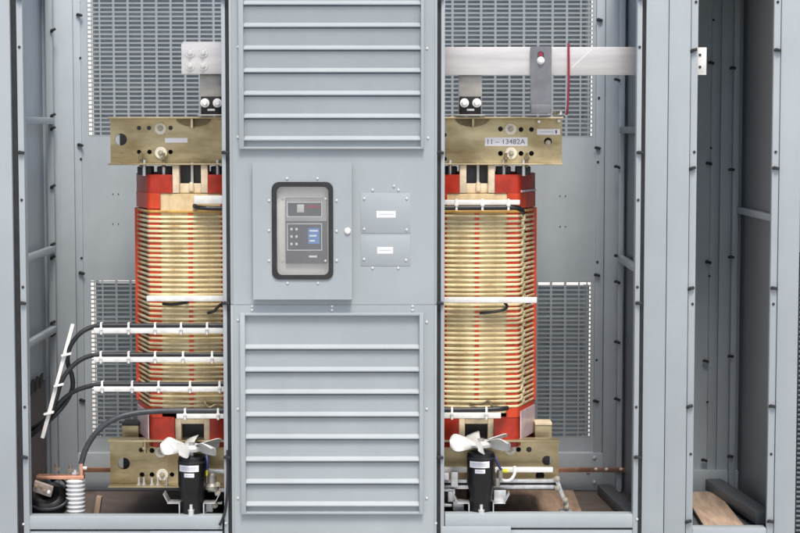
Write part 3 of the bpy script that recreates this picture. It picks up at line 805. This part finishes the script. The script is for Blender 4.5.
for x, y in ((161,451.5),(162.5,474.6),(510,449)):
    inst(m_washer, 'washer', cl_, P(x,y,Yw)); inst(m_nut, 'bolt', cl_, P(x,y,Yw))
# jacking screws on the flanges
for x, yy, w in ((141,161,cu_),(164,161,cu_),(506,161,cu_),(527,161,cu_)):
    p = P(x,yy,Yfl+.045)
    mb = MB(); mb.cyl(p+Vector((0,0,-.035)), p+Vector((0,0,.045)), .008, 12); mb.lathe([(.015,0),(.015,.014)], p+Vector((0,0,.008)), (0,0,1), 6)
    mb.build('jack_screw', 'golddk', w)
for x in (139,144,152,158,167):
    p = P(x,486,Yfl+.04); mb = MB(); mb.cyl(p+Vector((0,0,-.01)), p+Vector((0,0,.05)), .007, 10); mb.lathe([(.013,0),(.013,.014)], p, (0,0,1), 6); mb.build('jack_screw', 'galv', cl_)
p = P(145,444,Yfl+.03); MB().cyl(p+Vector((0,0,-.05)), p+Vector((0,0,.03)), .010, 12).lathe([(.018,0),(.018,.016)], p+Vector((0,0,-.03)), (0,0,1), 6).build('brass_bolt', 'gold', cl_)
# lifting lugs under the top flange beside the terminals
for x in (192, 473):
    p = P(x,118.6,Yfl+.02)
    mb = MB(); n=14; pts=[(p.x+.095*math.cos(math.pi*(1+k/n)), p.z+.045*math.sin(math.pi*(1+k/n))) for k in range(n+1)]
    A=[mb.bm.verts.new((a,Yw-.018,b)) for a,b in pts]; B=[mb.bm.verts.new((a,Yw-.002,b)) for a,b in pts]
    mb.bm.faces.new(A); mb.bm.faces.new(B[::-1])
    for i in range(len(pts)): j=(i+1)%len(pts); mb.bm.faces.new((A[i],B[i],B[j],A[j]))
    mb.build('lifting_lug', 'golddk', cu_)
    MB().box(p.x-.006, p.x+.006, Yfl+.004, Yw-.019, p.z-.05, p.z-.002).build('lug_rib', 'gold', cu_)
# labels on the upper clamp
def label_plate(x0,x1,y0,y1,parent): return MB().pbox(x0,x1,y0,y1,Yw-.0012,Yw-.0002).build('label', 'label', parent)
label_plate(165,187.5,138,142.6,cu_)
label_plate(484.8,527.4,137.4,146,cu_); text('lettering', '11 – 13482A', 'ink', cu_, 487.6, 525.2, 139.2, 144.2, Yw-.0013)
label_plate(537,560,129,134.8,cu_); MB().pbox(540,553,131.6,132.4,Yw-.0016,Yw-.00125).build('print_line', 'inkpale', cu_); MB().pbox(555.4,557,130.2,133.6,Yw-.0016,Yw-.00125).build('print_mark', 'ink', cu_)
for x, y in ((539,121.4),(559,120.6)): inst(m_screw, 'screw', cu_, P(x,y,Yfl+.05)).scale = (1.5,1.5,1.5)
for x, y in ((549,113.6),(555,114),(561,113.4)):
    p = P(x,115.2,Yfl+.04); MB().cyl(p+Vector((0,0,.001)), p+Vector((0,0,.022)), .008, 12).lathe([(.014,0),(.014,.009)], p+Vector((0,0,.002)), (0,0,1), 6).build('terminal_screw', 'zinc' if x != 555 else 'golddk', cu_)
# core and supports
MB().box(PX(121,.46), PX(551,.46), .46, .98, PZ(164,.46), PZ(117,.46)).build('core_yoke', 'steel', tr, .004)
MB().box(PX(121,.46), PX(551,.46), .46, .98, PZ(486,.46), PZ(444,.46)).build('core_yoke', 'steel', tr, .004)
for x0, x1 in ((122,138.5),(535,552)):
    MB().pbox(x0,x1,425.5,441,.50,.62).build('support_block', 'gold', tr, .003)
    MB().pbox(x0,x1,422.6,425.3,.495,.62).build('support_cap', 'creamp' if x0 > 300 else 'rubber', tr, .001)
for x in (200, 337, 478):
    X = PX(x,.7); MB().box(X-.05, X+.05, .4, 1.05, ZFLOOR+.014, PZ(489,.4)).build('foot', 'steel', tr)

# ================================================================== BUSBARS AND TERMINALS
bus = thing('busbar', 'short aluminium busbar end with four bolts above the left hand coil', 'busbar', P(230,58,.24))
MB().box(PX(181.2,.22,58), PX(330,.22,58), .225, .24, PZ(74,.22), PZ(43.5,.22)).build('bar', 'alu', bus, .002)
MB().box(PX(181.2,.21,58)+.004, PX(222,.21,58)+.09, .2405, .256, PZ(72,.22), PZ(41.5,.22)).build('splice_plate', 'alu', bus, .002)
for x, y in ((190,53),(203,53),(190,66),(203,66)): inst(m_bolt, 'bolt', bus, P(x,y,.225))
bus2 = thing('busbar', 'long scratched aluminium busbar crossing the right hand bay above the clamp', 'busbar', P(540,61,.24))
MB().box(PX(405,.24,61), PX(655,.24,61), .24, .262, PZ(75.2,.24), PZ(47,.24)).build('bar', 'alu', bus2, .002)
# scratch: a shallow bright line across the bar
MB().bar(P(572,67.5,.2395), P(592,49,.2395), .008, .0006).build('scratch', 'white', bus2)
m_tb = shared(MB().lathe([(.025,0),(.025,.006),(.020,.008)], (0,0,0), ax, 20).lathe([(.016,.008),(.016,.022),(.013,.025)], (0,0,0), ax, 6), 'bolt', 'nylon', smooth=25)
for x0, x1, b1, b2, lab, xx in ((200,223,205,217.4,'tarnished flat terminal bar under the left hand busbar end',0),(458.4,482,464.4,476.8,'tarnished flat terminal bar under the long right hand busbar',1)):
    t = thing('terminal_bar', lab, 'terminal', P((x0+x1)/2,116,.27), 'terminal bars bolted above the coils')
    MB().box(PX(x0,.265,95), PX(x1,.265,95), .268, .280, PZ(116.2,.265), PZ(70,.265)).build('bar', 'alug', t, .002)
    ang = MB(); ang.box(PX(x0+1,.25,110), PX(x1-1,.25,110), .252, .2675, PZ(114.5,.25), PZ(96.5,.25)); ang.build('clamp_block', 'black', t, .004)
    sh = MB(); sh.box(PX(x0-2,.22,114), PX(x1+3,.22,114), .20, .2675, PZ(115.9,.22), PZ(114.4,.22)); sh.build('foot_plate', 'alug', t, .001)
    for bx in (b1, b2): inst(m_tb, 'bolt', t, P(bx,103,.252))
    sp = MB(); sp.pbox(b1+2.4,b2-2.4,109,111,.246,.2518); sp.build('spring_clip', 'galv', t, .001)
# dark grey strap plate hanging in front of the long busbar
zt0 = P(540,58,.20)
X0, X1, Z0, Z1 = PX(530.6,.21,80), PX(551.6,.21,80), PZ(113,.21), PZ(46.5,.21)
slot = rrect(PX(537.2,.21,60), PX(544,.21,60), PZ(66.5,.21), PZ(51.5,.21), .017)
st = thing('strap_plate', 'dark grey vertical strap plate with a slotted bolt hole on the busbar', 'strap', P(541,113,.21))
sp_ = plate('plate', 'greybar', st, rrect(X0, X1, Z0, Z1, .006, 3), [slot], .214, .239)
MB().pbox(531,551.2,104.5,113.5,.199,.2135).build('lower_fold', 'greybar', st, .003)
MB().lathe([(.021,0),(.021,.005),(.018,.007)], P(540.8,60.6,.2135), ax, 20).lathe([(.013,.007),(.013,.018)], P(540.8,60.6,.2135), ax, 6).build('bolt', 'nylon', st)
MB().lathe([(.012,0),(.012,.004)], P(540.6,54.4,.2135), ax, 16).build('red_sleeve', 'redwire', st)
# red wire hanging over the bar to the clamp end
rw = smooth_path([P(568.6,44,.245)+Vector((0,0,.0)), P(568.6,47,.232), P(568.8,70,.228), P(568.2,95,.229), P(567.6,108,.235), P(566.6,114.5,.25)])
tag(MB().tube(rw, .0062, 8).build('red_wire', 'redwire', at=P(568,115,.25)), 'thin red wire hanging over the busbar down to the clamp end', 'wire')

# ================================================================== WHITE SUPPORT BARS, CABLES
YS = .20
def support(x0, x1, y0, y1, lab, ties=(), cy=None, below=False, Y=YS, group='white support bars across the coils', xhide=None):
    t = thing('support_bar', lab, 'support bar', P((x0+x1)/2, y1, Y), group)
    MB().pbox(x0, x1, y0, y1, Y, Y+.03).build('bar', 'white', t, .003)
    for x in ties:
        a, b = (y0-5.4, y1+1.2) if not below else (y0-1.0, y1+5.6)
        mb = MB(); p0, p1 = P(x-1.1,a,Y-.006), P(x+1.1,b,Y-.006)
        mb.box(p0.x, p1.x, Y-.007, Y-.002, PZ(b,Y-.006), PZ(a,Y-.006))
        mb.box(p0.x, p1.x, Y-.002, Y+.034, PZ(a,Y)-.004, PZ(a,Y)); mb.box(p0.x, p1.x, Y-.002, Y+.034, PZ(b,Y), PZ(b,Y)+.004)
        mb.box(p0.x-.004, p1.x+.004, Y-.012, Y-.0072, PZ((a+b)/2+1.3,Y), PZ((a+b)/2-1.3,Y))
        mb.build('cable_tie', 'nylon', t, .001)
    return t
support(93.5, 330, 328, 333.4, 'topmost of the three white bars carrying black cables on the left', (101,128.5,155,181,207))
support(93.5, 330, 357, 362.2, 'middle of the three white bars carrying black cables on the left', (100.6,128.5,155,183,212))
support(93.5, 330, 386.6, 391.8, 'lowest of the three white bars carrying black cables on the left', (102,132,158.5,190,219.5))
support(176.5, 330, 413.8, 418.6, 'short white bar at the bottom of the left hand coil', (185,218))
support(146.5, 330, 296, 301.4, 'white bar across the middle of the left hand coil', ())
support(194, 330, 195.6, 204, 'short white bar at the top of the left hand coil', ())
support(405, 520, 200, 204.8, 'white bar with a black cable at the top of the right hand coil', (456.5,482.5,508.5), below=True)
support(405, 537, 297.4, 303, 'white bar across the middle of the right hand coil', ())
support(405, 501, 412.6, 418.4, 'short white bar at the bottom of the right hand coil', (452,486.5))
# slanted bar
sb = thing('support_bar', 'slanted white rod holding three looping black cables in the left bay', 'support bar', P(42,438,YS))
MB().bar(P(73,324,YS), P(42.5,438,YS), .022, .022).build('rod', 'white', sb, .004)
for (x,y) in ((66.5,354.5),(59,385),(49,413)):
    p = P(x,y,YS-.015); MB().obox(p, (1,0,.25), (0,1,0), (-.25,0,1), .028, .016, .006).build('cable_tie', 'nylon', sb, .001)
rc = 2.35/FPX*10.2
def cable(pts, lab, r=rc, m='cable', cat='cable', group=None, name='cable'):
    w = smooth_path([P(*p) for p in pts])
    return tag(MB().tube(w, r, 14).build(name, m, at=w[-1]), lab, cat, group)
Yt = YS+.014
G = 'black cables looping to the left bay bars'
cable([(330,325.4,Yt),(222,325.4,Yt),(150,325.4,Yt),(105,325.4,Yt),(92,327,Yt),(80,333.5,YS),(71,345,YS-.005),(67.6,356,YS+.005),(68.5,366,YS+.03),(72,376,YS+.05),(72.4,388,YS+.06),(66,402,YS+.06),(54,416,YS+.05),(38,430,YS+.08),(24,440,YS+.15),(15,446,YS+.2)], 'black cable from the topmost left bar, crossing behind the next cable', rc, 'cable', 'cable', G)
cable([(330,354.6,Yt),(222,354.6,Yt),(150,354.6,Yt),(104,354.6,Yt),(88,356.6,Yt),(76,363,YS),(66,373.5,YS-.01),(60.5,384,YS-.005),(57,396,YS+.01),(53,408,YS+.02),(47,420,YS+.03),(34,433,YS+.06),(22,443,YS+.12),(15,449,YS+.2)], 'black cable from the middle left bar curving down along the slanted rod', rc, 'cable', 'cable', G)
cable([(330,384,Yt),(222,384,Yt),(150,384.2,Yt),(104,384.2,Yt),(90,386,Yt),(76,390.5,YS+.02),(66,397,YS+.03),(56,407,YS+.035),(46,419,YS+.045),(33,428,YS+.10),(22,434,YS+.16),(15,438,YS+.2)], 'black cable from the lowest left bar bending down to the side wall', rc, 'cable', 'cable', G)
cable([(330,410.6,Yt),(222,410.6,Yt),(180,410.6,Yt),(160,411,Yt),(138,412.6,YS),(118,417.4,YS-.02),(103,426,YS-.03),(92,438,YS-.03),(85,451,YS-.03),(82,461,YS-.03),(81,464,YS-.03)], 'thick dark grey cable arching from the coil down to the copper lug', 2.9/FPX*10.2, 'cableg')
cable([(405,207.8,Yt),(480,207.8,Yt),(505,207.6,Yt),(516,207.8,Yt+.01),(521,209.6,Yt+.04),(523,212.6,Yt+.09)], 'black cable strapped under the top white bar of the right coil', 2.6/FPX*10.2)
cable([(405,409.8,Yt),(460,409.8,Yt),(490,409.2,Yt),(502,408.6,Yt+.01),(507,408,Yt+.05)], 'black cable on the bottom white bar of the right coil', 2.5/FPX*10.2)
cable([(330,208.6,Yt),(222,208.4,Yt),(205,208,Yt),(197,207.4,Yt+.03),(194.6,205.8,Yt+.06)], 'black cable end under the short top white bar of the left coil', 2.4/FPX*10.2)
cable([(240,300,Yt+.05),(222,304,Yt+.02),(214,311,Yt+.02),(208,313,Yt+.05)], 'short dark lead below the middle white bar of the left coil', .008)
cable([(163,303.6,Yt+.05),(172,304.4,Yt+.02),(183,303,Yt+.02),(188,301.6,Yt+.05)], 'dark lead end under the left part of the middle white bar of the left coil', .009)
cable([(480,313,Yt+.04),(492,312,Yt+.02),(504,309.6,Yt+.02),(507,306,Yt+.03),(504,302,Yt+.05)], 'short dark lead below the middle white bar of the right coil', .008)
cable([(212,404,Yt+.03),(205,402,Yt),(209,407.5,Yt-.005),(216,405,Yt+.01),(224,409,Yt+.03)], 'tangle of brown lead wire at the bottom of the left coil', .007, 'golddk')
cable([(470,403,Yt+.05),(482,404,Yt+.02),(489,401,Yt),(492,405.6,Yt),(499,407,Yt+.02)], 'tangle of brown lead wire at the bottom of the right coil', .007, 'golddk')
cable([(227.6,450,-.008),(227.8,475,-.012),(226.6,500,-.014),(224,515,-.014),(219.6,525,-.012)], 'thin black wire hanging down the lower edge of the centre panel', .0075, 'cable', 'wire', name='wire')

# ================================================================== COPPER, INSULATOR, CURRENT TRANSFORMER
YI = .17
ins = thing('insulator', 'white ribbed post insulator under the copper bar in the left bay', 'insulator', P(75.5,515,YI))
zi0, zi1 = PZ(516.5,YI), PZ(478.6,YI); hI = zi1-zi0; prof = [(.032,0)]
nr = 9
for k in range(nr):
    a = hI*k/nr; d = hI/nr
    prof += [(.044,a+d*.12),(.053,a+d*.38),(.053,a+d*.62),(.044,a+d*.9)]
prof += [(.032,hI)]
MB().lathe(prof, (PX(75.5,YI,495),YI,zi0), (0,0,1), 32).build('body', 'porcelain', ins, smooth=60)
MB().cyl((PX(75.5,YI,495),YI,zi1+.024), (PX(75.5,YI,495),YI,zi1+.05), .012, 14).lathe([(.020,0),(.020,.012)], (PX(75.5,YI,495),YI,zi1+.0245), (0,0,1), 6).build('stud', 'galv', ins)
cb = thing('copper_bar', 'bright copper bar resting on the white insulator with an upright lug', 'copper bar', P(60,477,YI))
MB().box(PX(37,YI,477), PX(84.5,YI,477), YI-.03, YI+.03, zi1+.001, zi1+.022).build('bar', 'copper', cb, .003)
MB().box(PX(80.6,YI,470), PX(83.6,YI,470), YI-.025, YI+.025, zi1+.023, PZ(463,YI)).build('lug', 'copper', cb, .002)
MB().cyl((PX(80,YI,468),YI-.0,PZ(468,YI)), (PX(87,YI,468),YI-.0,PZ(468,YI)), .011, 12).build('lug_bolt', 'zinc', cb)
gb = thing('ground_bar', 'long dull copper ground bar running along the back of the cabinet floor', 'copper bar', P(500,470,1.3))
MB().box(PX(84,1.28,470), PX(633,1.28,470), 1.27, 1.295, PZ(472.3,1.27), PZ(467.8,1.27)).build('bar', 'copper', gb, .002)
for x in (596, 606.5, 621): inst(m_tb, 'bolt', gb, P(x,469,1.27)).scale = (.42,.42,.42)
ctm = thing('current_transformer', 'black ring current transformer with a beige terminal block on the left bay floor', 'current transformer', P(48,515,.22))
mb = MB(); c = P(47,500,.24); axd = Vector((.1,-.72,.70)).normalized(); e1 = axd.orthogonal().normalized()
e1 = Vector((1,0,0)); e1 = (e1-axd*e1.dot(axd)).normalized(); e2 = axd.cross(e1)
pts = [c+e1*(.072*math.cos(2*math.pi*k/36))+e2*(.062*math.sin(2*math.pi*k/36)) for k in range(36)]
mb.sweep(pts, [(.056*math.cos(a), .060*math.sin(a)) for a in [2*math.pi*k/12 for k in range(12)]], True, axd); mb.build('ring', 'black', ctm)
for dz in (-.052, .036):
    pts2 = [p+axd*.004+e2*0 for p in pts]
tb = MB(); pc = P(43,488.5,.10); tb.obox(pc, (1,0,-.35), (0,1,.3), (.3,-.3,1), .055, .010, .034); tbo = tb.build('terminal_block', 'terminal', ctm, .006)
for du, dv in ((-.036,.004),(-.008,.012),(.012,-.006),(.034,-.004)):
    MB().lathe([(.010,0),(.010,.006),(.006,.008)], pc+Vector((du,-.012,dv-.35*du)), ax, 14).build('terminal_screw', 'golddk' if du < .02 else 'zinc', tbo)
cable([(30,506,.12),(42,509,.09),(56,508,.09),(66,502,.12),(68,495,.2)], 'black lead coiled round the ring current transformer', .009)
cable([(52,480,.2),(60,477.5,.26),(67,484,.25),(66,500,.24)], 'black lead rising behind the ring current transformer', .012)
for i, (x, y) in enumerate(((56.5,466.5),(70.5,467.5))):
    p = P(x,y+4,.42); mb = MB(); mb.cyl(p, p+Vector((0,0,.04)), .011, 14); mb.lathe([(.022,0),(.022,.016)], p, (0,0,1), 6)
    tag(mb.build('anchor_bolt', 'terminal', at=p), ('dull anchor bolt behind the left end of the copper bar','dull anchor bolt behind the copper bar beside the insulator')[i], 'bolt')

# ================================================================== COOLING FANS
def blade_mesh(mb, c, ang, r0=.045, r1=.175, pitch=-50, w0=.055, w1=.128):
    nr_, nc_ = 8, 6
    ca, sa = math.cos(ang), math.sin(ang)
    rad = Vector((ca,sa,0)); tan = Vector((-sa,ca,0)); top = []; bot = []
    for i in range(nr_+1):
        t = i/nr_; r = r0+(r1-r0)*t
        w = w0+(w1-w0)*min(1,t*1.5)
        if t > .7: w *= math.sqrt(max(.06, 1-((t-.7)/.32)**2))
        pt = R(pitch+14*t); rowt = []; rowb = []
        for j in range(nc_+1):
            s = j/nc_-.5-.10*t
            cam = .016*(1-(2*(j/nc_)-1)**2)
            nrm = tan*(-math.sin(pt))+Vector((0,0,1))*math.cos(pt)
            q = c+rad*r+(tan*math.cos(pt)+Vector((0,0,1))*math.sin(pt))*(s*w)+nrm*cam
            rowt.append(mb.bm.verts.new(q+nrm*.0018)); rowb.append(mb.bm.verts.new(q-nrm*.0018))
        top.append(rowt); bot.append(rowb)
    f = mb.bm.faces.new
    for i in range(nr_):
        for j in range(nc_):
            f((top[i][j],top[i][j+1],top[i+1][j+1],top[i+1][j])); f((bot[i][j],bot[i+1][j],bot[i+1][j+1],bot[i][j+1]))
    for i in range(nr_):
        f((top[i][0],top[i+1][0],bot[i+1][0],bot[i][0])); f((top[i][nc_],bot[i][nc_],bot[i+1][nc_],top[i+1][nc_]))
    for j in range(nc_):
        f((top[0][j],bot[0][j],bot[0][j+1],top[0][j+1])); f((top[nr_][j],top[nr_][j+1],bot[nr_][j+1],bot[nr_][j]))
def fan(mx, my0, my1, hy, rot, lab, Y=.12, w=28.5):
    c = P(mx, my0, Y); X = c.x; s = FPX/(10+Y)
    t = thing('cooling_fan', lab, 'fan', P(mx,515,Y), 'fans below the coils')
    zt, zm = PZ(my0,Y), PZ(my1,Y); zb = PZ(514.5,Y); r = w/2/s
    prof = [(r*.80,zb-zb),(r*.80,(zm-zb)*.7),(r*.92,zm-zb),(r,zm-zb+.02),(r,zt-zb-.022),(r*.95,zt-zb-.006),(r*.86,zt-zb),(r*.3,zt-zb+.001)]
    mo = MB().lathe(prof, (X,Y,zb), (0,0,1), 36).build('motor', 'black', t)
    def lab_patch(u0,u1,y0,y1,m,lift=0.):
        mb = MB(); a0, a1 = math.asin(u0), math.asin(u1); n = 10
        V = []
        for rr in (r+.0006+lift, r+.0018+lift):
            V.append([[mb.bm.verts.new((X+rr*math.sin(a0+(a1-a0)*k/n), Y-rr*math.cos(a0+(a1-a0)*k/n), PZ(y,Y-r))) for y in (y1,y0)] for k in range(n+1)])
        for k in range(n):
            mb.bm.faces.new((V[1][k][0],V[1][k+1][0],V[1][k+1][1],V[1][k][1])); mb.bm.faces.new((V[0][k][0],V[0][k][1],V[0][k+1][1],V[0][k+1][0]))
            for e in (0,1): mb.bm.faces.new((V[0][k][e],V[0][k+1][e],V[1][k+1][e],V[1][k][e]))
        for k in (0,n): mb.bm.faces.new((V[0][k][0],V[1][k][0],V[1][k][1],V[0][k][1]))
        return mb.build('label' if m == 'label' else 'print_line', m, mo)
    y = my0
    lab_patch(-.80,.55,y+10.2,y+16.6,'label'); lab_patch(-.45,.25,y+18,y+22,'label')
    lab_patch(-.62,.36,y+12.2,y+12.8,'inkpale',.0014); lab_patch(-.62,.30,y+14,y+14.5,'inkpale',.0014); lab_patch(-.34,.14,y+19.8,y+20.3,'inkpale',.0014)
    hz = PZ(hy,Y)
    MB().cyl((X,Y,zt), (X,Y,hz), .012, 14).build('shaft', 'galv', mo)
    MB().lathe([(.030,-.022),(.062,-.016),(.067,.0),(.062,.012),(.040,.019),(.036,.012),(.014,.012),(.012,.024)], (X,Y,hz), (0,0,1), 32).build('hub', 'blade', t)
    MB().lathe([(.009,.010),(.020,.011),(.020,.021),(.010,.023)], (X,Y,hz+.006), (0,0,1), 6).build('hub_nut', 'galv', t)
    MB().lathe([(r*1.012,0),(r*1.018,.003),(r*1.018,.009),(r*1.012,.012)], (X,Y,zt-.036), (0,0,1), 36).build('motor_seam', 'rubber', mo)
    for k in range(5):
        mb = MB(); blade_mesh(mb, Vector((X,Y,hz)), rot+2*math.pi*k/5); mb.build('blade', 'blade', t, smooth=60)
    # sheet metal mount: two bent feet and stud
    for sgn in (-1,1):
        x0 = X+sgn*r*.82; fm = MB()
        z1 = PZ(502,Y); pl = [(x0+sgn*.001,z1+.004),(x0+sgn*.055,z1+.004)]
        fm.box(min(x0,x0+sgn*.07), max(x0,x0+sgn*.07), Y-.05, Y+.05, z1, z1+.005)
        fm.box(min(x0,x0+sgn*.006), max(x0,x0+sgn*.006), Y-.05, Y+.05, zb-.005, z1-.0005)
        fm.bar((x0+sgn*.066,Y,z1+.006), (x0+sgn*.092,Y,z1+.055), .1, .004, (1,0,0))
        fm.build('mount_foot', 'galv', t, .001)
    p = Vector((X,Y-r*.84,zb+.0)); MB().cyl(p, p+Vector((0,0,.07)), .009, 12).lathe([(.016,0),(.016,.02),(.018,.022),(.018,.03)], p+Vector((0,0,.012)), (0,0,1), 12).build('stud', 'zinc', t)
    return t
fan(192, 455.5, 488, 447.5, R(176), 'cooling fan with a black motor and white blades below the left hand coil')
fan(481, 451.5, 486, 443.5, R(186), 'cooling fan with a black motor and white blades below the right hand coil')

# galvanised fan support frame in the right bay
fs = thing('fan_frame', 'galvanised strut frame with legs behind the right hand fan', 'frame', P(520,513,.2))
def rail(y0,y1,x0,x1,Y,d,m='galv'): return MB().pbox(x0,x1,y0,y1,Y,Y+d).build('rail', m, fs, .003)
rail(467.6,472.4,436,553,.22,.03,'nylon'); rail(479.6,482.8,436,556,.22,.05); rail(485.4,489,436,556,.21,.05)
MB().pbox(440,556,483,485.2,.235,.27).build('rail_slot', 'rubber', fs)
lg = MB(); lg.bar(P(556,478,.215), P(566.5,506,.215), .022, .02); lg.pbox(560,572,511,514,.20,.26); lg.pbox(563.6,568.6,503,511,.21,.235); lg.build('leg', 'galv', fs, .002)
for x, y in ((557,478.5),(557.5,487.5),(565,500),(566.5,507)): inst(m_nut, 'bolt', fs, P(x,y,.204))
for x0, x1, y0, y1 in ((441,449,473,480),(451,458,472,487),(441,455,489.6,491.6),(448,455,490,502),(441,452,504,507),(453,464,500,511),(456,467,511,513)):
    MB().pbox(x0,x1,y0,y1,.16,.19).build('bracket', 'galv', fs, .002)
MB().pbox(494,506,490,502,.14,.145).build('bracket', 'galv', fs, .002)
for p0 in ((497,486),(500,478)): MB().cyl(P(p0[0],p0[1],.15), P(p0[0],p0[1]-8,.15), .017, 16).build('conduit_fitting', 'alug', fs, .002)
mb = MB().tube(smooth_path([P(500,468,.18),P(499,474,.17),P(503,480,.165),P(510,480,.165),P(514.5,474,.17),P(514.5,466,.18)]), .009, 10); tag(mb.build('hose_hook', 'nylon', at=P(507,480,.165)), 'small white plastic hook hanging on the strut beside the right fan', 'hook')
cable([(494,455,.16),(497,462,.15),(500,468,.15),(503,470.5,.15)], 'dark blue motor lead of the right fan with a yellow end', .007, 'blue', 'wire', name='wire')
p = P(502,470.5,.15); tag(MB().cyl(p, p+Vector((.035,0,-.003)), .011, 14).build('yellow_sleeve', 'yellow', at=p), 'yellow wire sleeve on the lead beside the right fan', 'sleeve')
# fan frame at the left, only its end shows
fl = thing('fan_frame', 'short galvanised strut and fittings beside the left hand fan', 'frame', P(213,513,.2))
for x0, x1, y0, y1, Y, m in ((206,240,469.6,473.6,.2,'galv'),(208,240,489,492,.2,'galv'),(203,222,502.4,504.4,.15,'galv'),(206,212.6,501,512,.13,'nylon'),(197,206,511.4,513.4,.13,'galv')):
    MB().pbox(x0,x1,y0,y1,Y,Y+.04).build('rail', m, fl, .002)
MB().lathe([(.040,0),(.040,.02),(.026,.035),(.024,.08),(.014,.09)], P(212,489,.14), (0,0,1), 22).build('conduit_fitting', 'alug', fl)
for x, y in ((217.8,484.6),(217.8,492.8),(215,505)): inst(m_nut, 'bolt', fl, P(x,y,.14))
cable([(206.4,455,.14),(207.4,463,.12),(207,470,.12)], 'blue motor lead of the left fan', .007, 'blue', 'wire', name='wire')
p = P(206.8,470,.12); tag(MB().cyl(p, p+Vector((-.003,0,-.03)), .009, 14).build('yellow_sleeve', 'yellow', at=p), 'yellow wire sleeve on the lead beside the left fan', 'sleeve')
# copper coloured upright scrap and bracket behind the insulator
mb = MB(); mb.bar(P(97,513,.45), P(99.5,496,.45), .03, .05); tag(mb.build('wood_batten', 'wood', at=P(97,513,.45), bev=.002), 'pale wooden batten standing behind the white insulator', 'batten')

# ================================================================== CAMERA, LIGHT, WORLD
cam = bpy.data.cameras.new('camera'); co = bpy.data.objects.new('camera', cam); COL.objects.link(co)
cam.sensor_width = 36; cam.lens = FPX/800*36; cam.clip_start = .1; cam.clip_end = 1000
co.location = CAM; co.rotation_euler = (R(90)-TH, 0, 0)
scene.camera = co
SUN_EL, SUN_AZ = R(61), R(172)               # azimuth clockwise from +Y (north): sun stands in front, to the right
w = bpy.data.worlds.new('World'); scene.world = w; w.use_nodes = True
nt = w.node_tree; bg = nt.nodes['Background']; sky = nt.nodes.new('ShaderNodeTexSky')
sky.sky_type = 'NISHITA'; sky.sun_disc = False; sky.sun_elevation = SUN_EL; sky.sun_rotation = SUN_AZ
sky.air_density = 1.0; sky.dust_density = 3.6; sky.ozone_density = 1.0
nt.links.new(sky.outputs[0], bg.inputs[0]); bg.inputs[1].default_value = .14
sun = bpy.data.lights.new('sun', 'SUN'); sun.energy = 2.2; sun.angle = R(18); sun.color = (1,.95,.88)
so = bpy.data.objects.new('sun', sun); COL.objects.link(so); so.location = (3,-6,8)
sd = Vector((math.sin(SUN_AZ)*math.cos(SUN_EL), math.cos(SUN_AZ)*math.cos(SUN_EL), math.sin(SUN_EL)))
so.rotation_euler = (-sd).to_track_quat('-Z','Y').to_euler()
vs = scene.view_settings; scene.display_settings.display_device = 'sRGB'
vs.view_transform = 'Standard'; vs.look = 'None'; vs.exposure = 0.40; vs.gamma = 1
scene.cycles.max_bounces = 8; scene.cycles.diffuse_bounces = 5
